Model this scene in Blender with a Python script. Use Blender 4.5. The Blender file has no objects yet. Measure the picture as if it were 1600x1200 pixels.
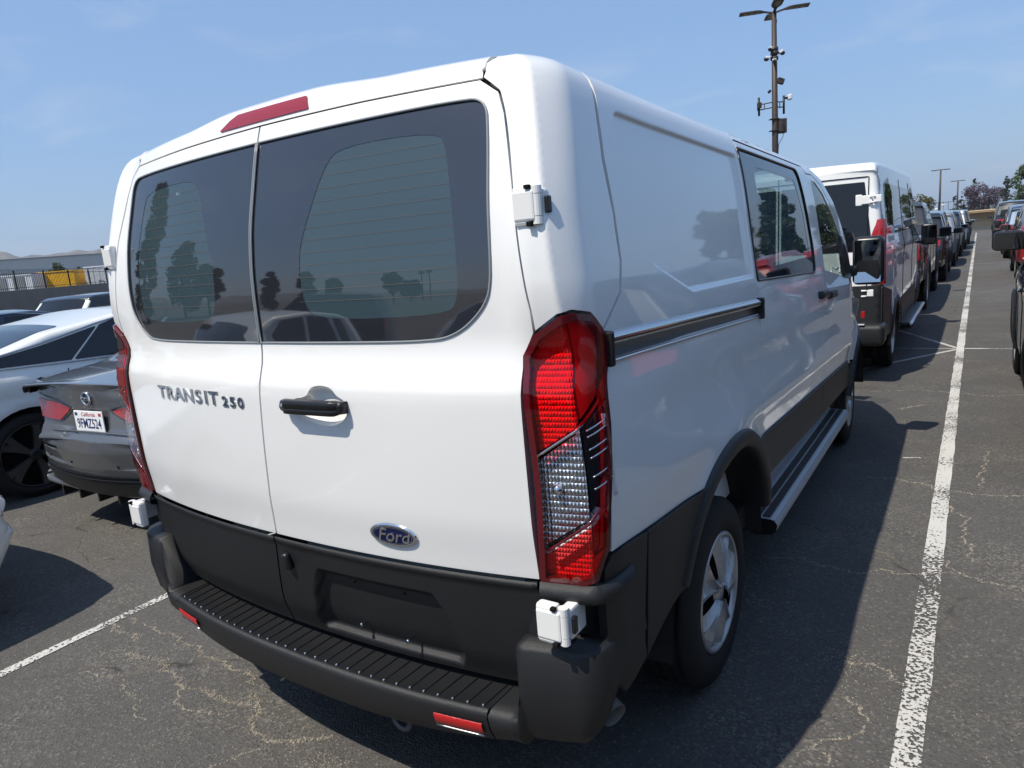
import bpy, bmesh, math, random
import numpy as np
from mathutils import Vector, Matrix
from mathutils.geometry import delaunay_2d_cdt
SC = bpy.context.scene
COL = SC.collection
R = math.radians
# ------------------------------------------------------------------ camera
cd = bpy.data.cameras.new('camera'); cam = bpy.data.objects.new('camera', cd); COL.objects.link(cam)
cd.sensor_fit = 'HORIZONTAL'; cd.sensor_width = 36.0; cd.lens = 36.0*1079.92/1600.0
cd.clip_start = 0.05; cd.clip_end = 12000
cam.matrix_world = Matrix(((0.83233, -0.03784, 0.55298, 1.7292), (0.54813, 0.20442, -0.81103, -1.1713),
                           (-0.08235, 0.97815, 0.19089, 1.6692), (0, 0, 0, 1)))
SC.camera = cam
# ------------------------------------------------------------------ sky, sun, exposure
SUN = Vector((0.218, 0.57, -1.0)).normalized()            # direction the light travels
w = bpy.data.worlds.new('World'); SC.world = w; w.use_nodes = True
nt = w.node_tree; nt.nodes.clear()
sky = nt.nodes.new('ShaderNodeTexSky'); sky.sky_type = 'NISHITA'; sky.sun_disc = False
sky.sun_elevation = math.asin(-SUN.z); sky.sun_rotation = math.atan2(-SUN.x, -SUN.y)
sky.air_density = 1.4; sky.dust_density = 1.5; sky.ozone_density = 8.0; sky.altitude = 250
bg = nt.nodes.new('ShaderNodeBackground'); bg.inputs['Strength'].default_value = 0.105
wo = nt.nodes.new('ShaderNodeOutputWorld')
# thin wisps of cirrus mixed into the sky
tc = nt.nodes.new('ShaderNodeTexCoord'); mp = nt.nodes.new('ShaderNodeMapping'); mp.inputs['Scale'].default_value = (3.0, 3.0, 9.0)
nz = nt.nodes.new('ShaderNodeTexNoise'); nz.inputs['Scale'].default_value = 2.2; nz.inputs['Detail'].default_value = 7; nz.inputs['Distortion'].default_value = 0.6
cr = nt.nodes.new('ShaderNodeValToRGB'); cr.color_ramp.elements[0].position = 0.58; cr.color_ramp.elements[0].color = (0, 0, 0, 1)
cr.color_ramp.elements[1].position = 0.95; cr.color_ramp.elements[1].color = (0.30, 0.30, 0.30, 1)
mxs = nt.nodes.new('ShaderNodeMixRGB'); mxs.inputs['Color2'].default_value = (7.0, 7.0, 7.2, 1)
L = nt.links.new
L(tc.outputs['Generated'], mp.inputs['Vector']); L(mp.outputs[0], nz.inputs['Vector']); L(nz.outputs['Fac'], cr.inputs['Fac'])
hz = nt.nodes.new('ShaderNodeMixRGB'); hz.inputs['Fac'].default_value = 0.5; hz.inputs['Color2'].default_value = (2.85, 4.6, 7.9, 1)   # even summer haze over the whole sky
L(sky.outputs['Color'], hz.inputs['Color1'])
L(cr.outputs['Color'], mxs.inputs['Fac']); L(hz.outputs['Color'], mxs.inputs['Color1'])
L(mxs.outputs['Color'], bg.inputs['Color']); L(bg.outputs[0], wo.inputs['Surface'])
sd = bpy.data.lights.new('sun', 'SUN'); sd.energy = 4.7; sd.angle = R(0.53); sd.color = (1.0, 0.925, 0.80)
sun = bpy.data.objects.new('sun', sd); COL.objects.link(sun); sun.location = (-5, -10, 20)
sun.rotation_euler = SUN.to_track_quat('-Z', 'Y').to_euler()
vs = SC.view_settings; vs.view_transform = 'Standard'; vs.look = 'None'; vs.exposure = 0.20; vs.gamma = 1.0; vs.use_curve_mapping = False
SC.cycles.max_bounces = 8; SC.cycles.transparent_max_bounces = 12; SC.cycles.caustics_reflective = False; SC.cycles.caustics_refractive = False
SC.cycles.sample_clamp_indirect = 4.0

# ------------------------------------------------------------------ helpers
def tag(o, label=None, cat=None, group=None, kind=None):
    for k, v in (('label', label), ('category', cat), ('group', group), ('kind', kind)):
        if v: o[k] = v
    return o
def empty(name, loc=(0, 0, 0), rz=0.0, parent=None):
    o = bpy.data.objects.new(name, None); COL.objects.link(o); o.location = loc; o.rotation_euler = (0, 0, rz); o.parent = parent
    o.empty_display_size = 0.2
    return o
def mesh_obj(name, V, F, mat, parent=None, smooth=True, N=None, bv=None):
    me = bpy.data.meshes.new(name); me.from_pydata([tuple(map(float, v)) for v in V], [], [tuple(map(int, f)) for f in F]); me.update()
    if mat: me.materials.append(mat)
    if smooth: me.polygons.foreach_set('use_smooth', [True]*len(me.polygons))
    if N is not None: me.normals_split_custom_set_from_vertices([tuple(map(float, n)) for n in N])
    return inst(name, me, parent)
def inst(name, me, parent=None, loc=None, rot=None, scale=None):
    o = bpy.data.objects.new(name, me); COL.objects.link(o); o.parent = parent
    if loc is not None: o.location = loc
    if rot is not None: o.rotation_euler = rot
    if scale is not None: o.scale = scale
    return o
def bm_obj(name, bm, mat, parent=None, smooth=False):
    me = bpy.data.meshes.new(name); bm.to_mesh(me); bm.free()
    if mat: me.materials.append(mat)
    if smooth: me.polygons.foreach_set('use_smooth', [True]*len(me.polygons))
    return inst(name, me, parent)
def bbox(bm, size, loc=(0, 0, 0), bev=0.0, rot=None, seg=2):
    r = bmesh.ops.create_cube(bm, size=1.0); vs_ = r['verts']
    bmesh.ops.scale(bm, vec=size, verts=vs_)
    if bev > 0:
        es = list({e for v in vs_ for e in v.link_edges})
        rr = bmesh.ops.bevel(bm, geom=es, offset=bev, segments=seg, profile=0.5, affect='EDGES', clamp_overlap=True)
        vs_ = list({v for f in rr['faces'] for v in f.verts} | {v for v in vs_ if v.is_valid})
    if rot is not None: bmesh.ops.rotate(bm, cent=(0, 0, 0), matrix=rot, verts=vs_)
    bmesh.ops.translate(bm, vec=loc, verts=vs_)
    return vs_
def rbox(name, size, loc, bev, mat, parent=None, rot=None, seg=2):
    bm = bmesh.new(); bbox(bm, size, (0, 0, 0), bev, None, seg)
    o = bm_obj(name, bm, mat, parent, False); o.location = loc
    if rot is not None: o.rotation_euler = rot
    return o
def tube_data(P, r, n=8, cap=True):
    P = [Vector(p) for p in P]; V = []; F = []
    rs = r if hasattr(r, '__len__') else [r]*len(P)
    for i, p in enumerate(P):
        t = (P[min(i+1, len(P)-1)]-P[max(i-1, 0)]).normalized()
        a = t.orthogonal().normalized() if i == 0 else (a - t*a.dot(t)).normalized()
        b = t.cross(a)
        for k in range(n):
            q = 2*math.pi*k/n; V.append(p+(a*math.cos(q)+b*math.sin(q))*rs[i])
    for i in range(len(P)-1):
        for k in range(n): F.append((i*n+k, i*n+(k+1) % n, (i+1)*n+(k+1) % n, (i+1)*n+k))
    if cap: F.append(tuple(range(n-1, -1, -1))); F.append(tuple(range((len(P)-1)*n, len(P)*n)))
    return V, F
def tube(name, P, r, mat, parent=None, n=8):
    V, F = tube_data(P, r, n); return mesh_obj(name, V, F, mat, parent)
def lathe_data(prof, n=48, x0=0.0):
    """prof: list of (radius, x) revolved about the X axis"""
    V = []; F = []; m = len(prof)
    for k in range(n):
        q = 2*math.pi*k/n
        for r, x in prof: V.append((x+x0, r*math.cos(q), r*math.sin(q)))
    for k in range(n):
        for i in range(m-1): F.append((k*m+i, k*m+i+1, ((k+1) % n)*m+i+1, ((k+1) % n)*m+i))
    return V, F
def grid_faces(nu, nv, off=0, close=False):
    F = []
    for i in range(nu-1 if not close else nu):
        for j in range(nv-1): F.append((off+i*nv+j, off+((i+1) % nu)*nv+j, off+((i+1) % nu)*nv+j+1, off+i*nv+j+1))
    return F
def interp(xs, ys):
    xs = np.asarray(xs, float); ys = np.asarray(ys, float); h = np.diff(xs); d = np.diff(ys)/h; m = np.zeros(len(xs))
    for i in range(1, len(xs)-1):
        m[i] = 0 if d[i-1]*d[i] <= 0 else 3*(h[i-1]+h[i])/((2*h[i]+h[i-1])/d[i-1]+(h[i]+2*h[i-1])/d[i])
    m[0] = d[0]; m[-1] = d[-1]
    def f(x):
        x = np.clip(np.asarray(x, float), xs[0], xs[-1]); i = np.clip(np.searchsorted(xs, x)-1, 0, len(xs)-2)
        t = (x-xs[i])/h[i]; t2 = t*t; t3 = t2*t
        return ys[i]*(2*t3-3*t2+1)+m[i]*h[i]*(t3-2*t2+t)+ys[i+1]*(-2*t3+3*t2)+m[i+1]*h[i]*(t3-t2)
    return f
def sstep(a, b, x):
    t = np.clip((np.asarray(x, float)-a)/(b-a), 0, 1); return t*t*(3-2*t)
def fillet(poly, r, n=5):
    P = np.asarray(poly, float); m = len(P); out = []
    rs = r if hasattr(r, '__len__') else [r]*m
    for i in range(m):
        p = P[i]; a = P[i-1]-p; b = P[(i+1) % m]-p; la, lb = np.linalg.norm(a), np.linalg.norm(b)
        if rs[i] <= 1e-6 or la < 1e-9 or lb < 1e-9: out.append(p); continue
        a /= la; b /= lb; co = np.clip(a@b, -1, 1); ang = math.acos(co)
        if ang > math.pi-0.02: out.append(p); continue
        d = min(rs[i]/math.tan(ang/2), la*0.48, lb*0.48)
        for k in range(n+1):
            t = k/n; out.append((1-t)**2*(p+a*d)+2*t*(1-t)*p+t*t*(p+b*d))
    return np.array(out)
def chaikin(P, it=2, keep=()):
    P = [np.array(p, float) for p in P]; K_ = [i in keep for i in range(len(P))]
    for _ in range(it):
        Q = []; KQ = []; n = len(P)
        for i in range(n):
            a, b = P[i], P[(i+1) % n]
            if K_[i]: Q.append(a); KQ.append(True)
            else: Q.append(.75*a+.25*b if not K_[(i+1) % n] else .75*a+.25*b); KQ.append(False)
            if not K_[(i+1) % n]: Q.append(.25*a+.75*b); KQ.append(False)
        P, K_ = Q, KQ
    return np.array(P)
def fillet_open(P, r, n=5):
    P = [np.array(p, float) for p in P]; rs = r if hasattr(r, '__len__') else [r]*len(P); out = [P[0]]
    for i in range(1, len(P)-1):
        p = P[i]; a = P[i-1]-p; b = P[i+1]-p; la, lb = np.linalg.norm(a), np.linalg.norm(b); a = a/la; b = b/lb
        ang = math.acos(np.clip(a@b, -1, 1))
        if ang > math.pi-0.02 or rs[i] <= 0: out.append(p); continue
        d = min(rs[i]/math.tan(ang/2), la*0.49, lb*0.49)
        for k in range(n+1):
            t = k/n; out.append((1-t)**2*(p+a*d)+2*t*(1-t)*p+t*t*(p+b*d))
    out.append(P[-1]); return np.array(out)
def resample(P, step, closed=False):
    P = np.asarray(P, float); Q = np.vstack([P, P[:1]]) if closed else P; out = []
    for i in range(len(Q)-1):
        l = np.linalg.norm(Q[i+1]-Q[i]); k = max(1, int(math.ceil(l/step)))
        for j in range(k): out.append(Q[i]+(Q[i+1]-Q[i])*j/k)
    if not closed: out.append(Q[-1])
    return np.array(out)
def inpoly(P, poly):
    x, y = P[:, 0], P[:, 1]; ins = np.zeros(len(P), bool); n = len(poly); j = n-1
    for i in range(n):
        xi, yi = poly[i]; xj, yj = poly[j]
        if yi != yj:
            c = ((yi > y) != (yj > y)) & (x < (xj-xi)*(y-yi)/(yj-yi)+xi); ins ^= c
        j = i
    return ins
def dist_poly(P, poly):
    d = np.full(len(P), 1e9); n = len(poly)
    for i in range(n):
        a = np.asarray(poly[i]); b = np.asarray(poly[(i+1) % n]); ab = b-a; l = max(ab@ab, 1e-12)
        t = np.clip(((P-a)@ab)/l, 0, 1); d = np.minimum(d, np.hypot(*(P-a-t[:, None]*ab).T))
    return d
def panel_data(poly, surf, res=0.03, off=0.0, thick=0.015, cuts=(), mirror=False, du=1e-3, feats=()):
    bd = resample(poly, res, True); loops = [bd]+[resample(c, res*0.8, True) for c in cuts]; nc = len(loops); loops += [resample(c, res*0.8, True) for c in feats]
    lo = bd.min(0); hi = bd.max(0)
    gx = np.arange(lo[0]+res*0.5, hi[0], res); gy = np.arange(lo[1]+res*0.5, hi[1], res)
    if len(gx) and len(gy):
        G = np.array([(x+(res*0.25 if k % 2 else -res*0.25), y) for k, y in enumerate(gy) for x in gx])
        G = G[inpoly(G, bd)]
        if len(G):
            keep = dist_poly(G, bd) > res*0.45
            for c in loops[1:]: keep &= dist_poly(G, c) > res*0.4
            G = G[keep]
    else: G = np.zeros((0, 2))
    vs_ = [Vector(p) for l in loops for p in l]+[Vector(p) for p in G]; es = []; o = 0
    for l in loops:
        es += [(o+i, o+(i+1) % len(l)) for i in range(len(l))]; o += len(l)
    r = delaunay_2d_cdt(vs_, es, [], 0, 1e-6)
    P2 = np.array([(v.x, v.y) for v in r[0]]); T = np.array([f for f in r[2] if len(f) == 3], int)
    C = P2[T].mean(1); k = inpoly(C, bd)
    for c in loops[1:nc]: k &= ~inpoly(C, c)
    T = T[k]
    ar = (P2[T[:, 1], 0]-P2[T[:, 0], 0])*(P2[T[:, 2], 1]-P2[T[:, 0], 1])-(P2[T[:, 2], 0]-P2[T[:, 0], 0])*(P2[T[:, 1], 1]-P2[T[:, 0], 1])
    T = T[np.abs(ar) > 1e-10]; ar = ar[np.abs(ar) > 1e-10]; T[ar < 0] = T[ar < 0][:, ::-1]
    used = np.unique(T); mp_ = -np.ones(len(P2), int); mp_[used] = np.arange(len(used)); T = mp_[T]; P2 = P2[used]
    a, b = P2[:, 0], P2[:, 1]
    S = surf(a, b); n = np.cross(surf(a+du, b)-surf(a-du, b), surf(a, b+du)-surf(a, b-du)); n /= np.linalg.norm(n, axis=1)[:, None]+1e-12
    V = S+n*off; N = n; F = [tuple(t) for t in T]
    if thick > 0:
        ec = {}
        for t in T:
            for i in range(3):
                e = (t[i], t[(i+1) % 3]); ec[e] = 1
        V2 = []; N2 = []; base = len(V)
        for (i, j) in ec:
            if (j, i) in ec: continue
            d = V[j]-V[i]; rn = np.cross(d, n[i]); rn /= np.linalg.norm(rn)+1e-12; q = base+len(V2)
            V2 += [V[i], V[j], V[j]-n[j]*thick, V[i]-n[i]*thick]; N2 += [rn]*4; F.append((q, q+3, q+2, q+1))
        if V2: V = np.vstack([V, V2]); N = np.vstack([N, N2])
    if mirror:
        V = V*np.array([-1, 1, 1]); N = N*np.array([-1, 1, 1]); F = [f[::-1] for f in F]
    return V, F, N
def panel(name, poly, surf, mat, parent=None, **kw):
    V, F, N = panel_data(np.asarray(poly, float), surf, **kw)
    return mesh_obj(name, V, F, mat, parent, True, N)
def loft_data(rows):
    """rows: list of equal-length lists of 3-D points"""
    A = np.array(rows, float); nu, nv = A.shape[:2]
    return A.reshape(-1, 3), grid_faces(nu, nv)
def text_data(s, size, ext=0.0, shear=0.0, sx=1.0, bold=0.0):
    cu = bpy.data.curves.new('t', 'FONT'); cu.body = s; cu.size = size; cu.extrude = ext; cu.shear = shear; cu.align_x = 'CENTER'; cu.align_y = 'CENTER'
    cu.offset = bold; cu.resolution_u = 3
    o = bpy.data.objects.new('t', cu); COL.objects.link(o); dg = bpy.context.evaluated_depsgraph_get(); ev = o.evaluated_get(dg); me = ev.to_mesh()
    V = np.array([v.co[:] for v in me.vertices]).reshape(-1, 3); F = [tuple(p.vertices) for p in me.polygons]
    ev.to_mesh_clear(); bpy.data.objects.remove(o); bpy.data.curves.remove(cu)
    if len(V): V[:, 0] *= sx
    return V, F
def text_on(name, s, size, origin, xd, yd, mat, parent, ext=0.002, **kw):
    V, F = text_data(s, size, ext, **kw); xd = np.array(xd, float); yd = np.array(yd, float); xd /= np.linalg.norm(xd); yd -= xd*(xd@yd); yd /= np.linalg.norm(yd)
    zd = np.cross(xd, yd); W = np.array(origin)+V[:, :1]*xd+V[:, 1:2]*yd+V[:, 2:3]*zd
    return mesh_obj(name, W, F, mat, parent, False)

# ------------------------------------------------------------------ materials
MATS = {}
def newmat(name):
    m = bpy.data.materials.new(name); m.use_nodes = True; m.node_tree.nodes.clear(); n = m.node_tree
    o = n.nodes.new('ShaderNodeOutputMaterial'); return m, n, o
def pbsdf(name, col, rough=0.5, metal=0.0, coat=0.0, spec=0.5, bump=None, var=0.0, vscale=6.0, ior=1.45, coatr=0.03, emit=None):
    """principled surface; bump=(noise scale, strength, distance); var = colour variation"""
    if name in MATS: return MATS[name]
    m, n, o = newmat(name); p = n.nodes.new('ShaderNodeBsdfPrincipled'); I = p.inputs
    I['Base Color'].default_value = (*col, 1); I['Roughness'].default_value = rough; I['Metallic'].default_value = metal
    I['Coat Weight'].default_value = coat; I['Coat Roughness'].default_value = coatr; I['Specular IOR Level'].default_value = spec; I['IOR'].default_value = ior
    n.links.new(p.outputs[0], o.inputs['Surface'])
    if bump or var:
        t = n.nodes.new('ShaderNodeTexCoord')
    if var:
        a = n.nodes.new('ShaderNodeTexNoise'); a.inputs['Scale'].default_value = vscale; a.inputs['Detail'].default_value = 6
        n.links.new(t.outputs['Object'], a.inputs['Vector'])
        x = n.nodes.new('ShaderNodeMixRGB'); x.inputs['Color1'].default_value = (*[c*(1-var) for c in col], 1); x.inputs['Color2'].default_value = (*[min(1, c*(1+var)) for c in col], 1)
        n.links.new(a.outputs['Fac'], x.inputs['Fac']); n.links.new(x.outputs[0], I['Base Color'])
    if bump:
        b = n.nodes.new('ShaderNodeTexNoise'); b.inputs['Scale'].default_value = bump[0]; b.inputs['Detail'].default_value = 3
        n.links.new(t.outputs['Object'], b.inputs['Vector']); q = n.nodes.new('ShaderNodeBump'); q.inputs['Strength'].default_value = bump[1]; q.inputs['Distance'].default_value = bump[2]
        n.links.new(b.outputs['Fac'], q.inputs['Height']); n.links.new(q.outputs[0], I['Normal'])
    MATS[name] = m; return m
def paint(name, col, metal=0.0, rough=0.38):
    return pbsdf('paint_'+name, col, rough, metal, 1.0, 0.5, None, 0.03, 2.0)
def glass(name, tint, refl_ior=1.55, rough=0.0, pale_lift=None):
    """tinted pane: light passes in the tint's colour, the rest mirrors by the angle"""
    if name in MATS: return MATS[name]
    m, n, o = newmat(name); t = n.nodes.new('ShaderNodeBsdfTransparent'); t.inputs[0].default_value = (*tint, 1)
    g = n.nodes.new('ShaderNodeBsdfGlossy'); g.inputs['Roughness'].default_value = rough; lw = n.nodes.new('ShaderNodeLayerWeight'); f0 = ((refl_ior-1)/(refl_ior+1))**2
    pw = n.nodes.new('ShaderNodeMath'); pw.operation = 'POWER'; pw.inputs[1].default_value = 5; n.links.new(lw.outputs['Facing'], pw.inputs[0]); lw.inputs['Blend'].default_value = .5
    ma = n.nodes.new('ShaderNodeMath'); ma.operation = 'MULTIPLY_ADD'; ma.inputs[1].default_value = 1-f0; ma.inputs[2].default_value = f0; n.links.new(pw.outputs[0], ma.inputs[0])
    under = t.outputs[0]
    if pale_lift:                                             # even pale layer brightening the pane, painted in place of cabin light
        df = n.nodes.new('ShaderNodeBsdfDiffuse'); df.inputs[0].default_value = (*pale_lift[0], 1); fm = n.nodes.new('ShaderNodeMixShader'); fm.inputs[0].default_value = pale_lift[1]; n.links.new(t.outputs[0], fm.inputs[1]); n.links.new(df.outputs[0], fm.inputs[2]); under = fm.outputs[0]
    x = n.nodes.new('ShaderNodeMixShader'); n.links.new(ma.outputs[0], x.inputs[0]); n.links.new(under, x.inputs[1]); n.links.new(g.outputs[0], x.inputs[2]); n.links.new(x.outputs[0], o.inputs['Surface'])
    MATS[name] = m; return m
WHITE = paint('white', (0.775, 0.770, 0.750))
BLACKP = pbsdf('black_textured_plastic', (0.0145, 0.0152, 0.0168), 0.44, 0, 0, 0.50, (520, 0.5, 0.003), 0.22, 2.2)
BLACKS = pbsdf('black_satin_plastic', (0.012, 0.012, 0.013), 0.32, 0, 0, 0.5)
RUBBER = pbsdf('tyre_rubber', (0.016, 0.016, 0.016), 0.75, 0, 0, 0.35, (140, 0.3, 0.003), 0.3, 9)
DARK = pbsdf('dark_cavity', (0.01, 0.01, 0.01), 0.9, 0, 0, 0.1)
UNDER = pbsdf('underbody_dirt', (0.03, 0.028, 0.026), 0.9, 0, 0, 0.2, None, 0.5, 7)
CHROME = pbsdf('chrome', (0.75, 0.76, 0.78), 0.08, 1.0)
STEEL = pbsdf('bare_steel', (0.50, 0.47, 0.43), 0.42, 0.7, 0, 0.5, (60, 0.2, 0.002), 0.25, 20)
ALU = pbsdf('brushed_aluminium', (0.62, 0.63, 0.65), 0.28, 1.0, 0, 0.5, (300, 0.05, 0.001))
SILVER = pbsdf('silver_wheel_paint', (0.42, 0.43, 0.44), 0.38, 0.55, 0.3)
FRIT = pbsdf('black_glass_border', (0.020, 0.022, 0.028), 0.03, 0, 0, 0.5, None, 0.3, 3, 1.95)
DGLASS = pbsdf('privacy_glass', (0.006, 0.007, 0.009), 0.02, 0, 0, 0.5, None, 0, 6, 1.55)
CLEAR = glass('tinted_clear_glass', (0.34, 0.46, 0.49), 1.9, 0.0, ((0.24, 0.38, 0.45), 0.15))
SCLEAR = glass('side_window_glass', (0.60, 0.72, 0.72), 1.5)
WSGLASS = glass('windscreen_glass', (0.70, 0.78, 0.76), 1.6)
SEAL = pbsdf('grey_window_seal', (0.22, 0.24, 0.25), 0.35)
HEAT = pbsdf('copper_heater_line', (0.15, 0.10, 0.075), 0.5)
CABIN = pbsdf('pale_cabin_panels', (0.70, 0.72, 0.72), 0.7)
SEATM = pbsdf('dark_seat_cloth', (0.03, 0.03, 0.035), 0.9)
BLUEE = pbsdf('blue_enamel', (0.003, 0.008, 0.055), 0.45, 0, 0.15, 0.3)
BOARD = pbsdf('mill_finish_aluminium', (0.50, 0.52, 0.55), 0.36, 0.5)
def lensmat(name, tint, ior=1.5):
    return glass(name, tint, ior, 0.02)
def reflector(name, col, scale, metal=1.0, rough=0.22, st=0.65):
    if name in MATS: return MATS[name]
    m, n, o = newmat(name); p = n.nodes.new('ShaderNodeBsdfPrincipled'); p.inputs['Base Color'].default_value = (*col, 1); p.inputs['Metallic'].default_value = metal; p.inputs['Roughness'].default_value = rough
    t = n.nodes.new('ShaderNodeTexCoord'); sp = n.nodes.new('ShaderNodeSeparateXYZ'); n.links.new(t.outputs['Object'], sp.inputs[0])
    def M_(op, a_, b_=None):
        q = n.nodes.new('ShaderNodeMath'); q.operation = op
        for i_, v_ in enumerate((a_, b_)):
            if v_ is None: continue
            if isinstance(v_, (int, float)): q.inputs[i_].default_value = v_
            else: n.links.new(v_, q.inputs[i_])
        return q.outputs[0]
    hz_ = M_('ADD', sp.outputs[0], sp.outputs[1]); va = M_('ABSOLUTE', M_('SINE', M_('MULTIPLY', sp.outputs[2], scale*3.2))); ha = M_('ABSOLUTE', M_('SINE', M_('MULTIPLY', hz_, scale*4.6)))
    nz_ = n.nodes.new('ShaderNodeTexNoise'); nz_.inputs['Scale'].default_value = 45; n.links.new(t.outputs['Object'], nz_.inputs['Vector'])
    hgt = M_('ADD', M_('MULTIPLY', va, ha), M_('MULTIPLY', nz_.outputs['Fac'], 2.2))
    b = n.nodes.new('ShaderNodeBump'); b.inputs['Strength'].default_value = st; b.inputs['Distance'].default_value = .008; n.links.new(hgt, b.inputs['Height'])
    n.links.new(b.outputs[0], p.inputs['Normal']); n.links.new(p.outputs[0], o.inputs['Surface']); MATS[name] = m; return m
REDLENS = lensmat('red_lens', (0.93, 0.07, 0.08)); CLRLENS = lensmat('clear_lens', (0.93, 0.95, 0.96)); DRLENS = lensmat('dark_red_lens', (0.30, 0.006, 0.012))
REFL = reflector('lamp_reflector', (0.62, 0.63, 0.66), 62, 0.85, 0.25, 0.6); REFR = reflector('lamp_reflector_satin', (0.92, 0.88, 0.88), 75, 0.0, 0.3)
REDBACK = pbsdf('satin_lamp_back', (0.85, 0.80, 0.80), 0.4, 0, 0, 0.5, (420, 0.5, 0.003))
REDFLAT = pbsdf('red_prism_reflector', (0.42, 0.012, 0.012), 0.25, 0, 0.5, 0.5, (420, 0.5, 0.003))
DKRED = pbsdf('dark_red_rim', (0.095, 0.004, 0.008), 0.15, 0, 0.7)
# ================================================================== the white cargo van (rear at y = 0, heading +y)
VAN = tag(empty('cargo_van', (0, 0, 0)), 'large white cargo van in the foreground with black lower cladding and twin rear doors', 'van')
Yr0 = interp([.30, .50, .62, .86, .90, 1.02, 1.30, 1.345, 1.40, 1.465, 1.55, 1.63, 1.75, 1.90, 2.075, 2.10, 2.12, 2.13], [.15, .145, .105, .072, .068, .056, .052, .055, .076, .0868, .0882, .0912, .1050, .1410, .195, .208, .240, .285])
Wz0 = interp([.2, .3, .5, .8, 1.05, 1.4, 1.7, 1.9, 1.98, 2.03, 2.07, 2.10, 2.117, 2.126], [.975, .985, 1.003, 1.02, 1.03, 1.002, .967, .941, .926, .914, .899, .872, .835, .78])
BOW = .075; RC = .085
RWY, FWY, WR = 1.194, 4.492, .352
def yrear(x, z): return Yr0(z)+BOW*(np.abs(x)/.85)**2.2-.028*sstep(.80, .91, np.abs(x))*sstep(1.35, 1.6, z)
RECESS = fillet([(.575, 2.005), (1.712, 1.962), (1.70, 1.478), (.97, 1.492), (.66, 1.60), (.545, 1.78)], [.05, .02, .02, .1, .1, .2])
def wside(y, z):
    zb = z+.03*(y-.25); x = Wz0(zb)
    x = x-.30*sstep(3.9, 5.6, y)**1.5*.9-.012*sstep(2.6, 4.2, y)*sstep(1.5, 2.0, zb)
    x = x+.014*(1-sstep(.2, .9, y))*sstep(1.35, 1.6, z)
    zz = z+.045*(y-.25)
    x = x-.010*np.exp(-((zz-1.20)/.09)**2)*sstep(.25, .8, y)+.006*np.exp(-((zz-1.03)/.05)**2)*sstep(.3, .9, y)
    for yc, k in ((RWY, 1.0), (FWY, 1.2)):
        r = np.hypot(y-yc, (z-.40)); x = x+.016*k*np.exp(-((r-.53)/.075)**2)*sstep(.35, .6, z)
    P = np.stack([np.ravel(y), np.ravel(z)], 1)
    near = (P[:, 0] > .4) & (P[:, 0] < 1.85) & (P[:, 1] > 1.35)
    d = np.full(len(P), -1.0)
    if near.any():
        q = P[near]; dd = dist_poly(q, RECESS); d[near] = np.where(inpoly(q, RECESS), dd, -dd)
    return x-.016*sstep(-.004, .016, d.reshape(np.shape(y)))
def S_rear(x, z): return np.stack([x, yrear(x, z), z], -1)
def S_side(y, z): return np.stack([wside(y, z), y, z], -1)
# plan shape of the rear corner: a tight crease, then a slow turn into the side
_th = np.concatenate([np.full(1, R(11)), R(11)+(R(66)-R(11))*np.linspace(0, 1, 30), R(66)+R(24)*np.linspace(0, 1, 60)[1:]])
_ds = np.concatenate([[0], [0], np.full(29, .014*R(55)/29), np.full(59, .260*R(24)/59)])
_u = np.cumsum(_ds); _cx = np.cumsum(_ds*np.cos(_th)); _cy = np.cumsum(_ds*np.sin(_th)); _u = _u[1:]; _cx = _cx[1:]; _cy = _cy[1:]
UC, CX, CY = _u[-1], _cx[-1], _cy[-1]
def ue(z):
    xe = Wz0(z)-CX; return xe, yrear(xe, z)
def S_cor(u, z):
    """u < 0: rear face, 0..UC: creased corner, beyond: the side"""
    xe, ye = ue(z); rear = u < 0; side = u > UC
    y = np.where(rear, yrear(np.minimum(xe+u, xe), z), np.where(side, ye+CY+u-UC, ye+np.interp(u, _u, _cy)))
    x = np.where(rear, xe+u, xe+np.interp(u, _u, _cx))+(wside(y, z)-Wz0(z))*np.where(rear, 0, sstep(0, UC, u))
    return np.stack([np.where(side, wside(y, z), x), y, z], -1)
def ux(x, z): xe, ye = ue(z); return (float(x-xe), z)
def uy(y, z):
    xe, ye = ue(z); d = y-ye
    return (float(np.interp(d, _cy, _u)) if d < CY else float(UC+d-CY), z)
def grow(poly, d):
    P = np.asarray(poly, float); n = len(P); out = []
    ar = 0.5*np.sum(P[:, 0]*np.roll(P[:, 1], -1)-np.roll(P[:, 0], -1)*P[:, 1]); sg = 1 if ar > 0 else -1
    for i in range(n):
        a = P[i]-P[i-1]; b_ = P[(i+1) % n]-P[i]; na = np.array([a[1], -a[0]])/max(np.hypot(*a), 1e-9); nb = np.array([b_[1], -b_[0]])/max(np.hypot(*b_), 1e-9)
        m = na+nb; m /= max(np.hypot(*m), 1e-6); out.append(P[i]+sg*m*d/max(.5, m@na))
    return np.array(out)
WELL = chaikin([(.140, 1.275), (.20, 1.248), (.265, 1.236), (.320, 1.246), (.354, 1.274), (.350, 1.312), (.318, 1.324), (.302, 1.345), (.26, 1.352), (.222, 1.344), (.204, 1.316), (.142, 1.310)], 2)
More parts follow.
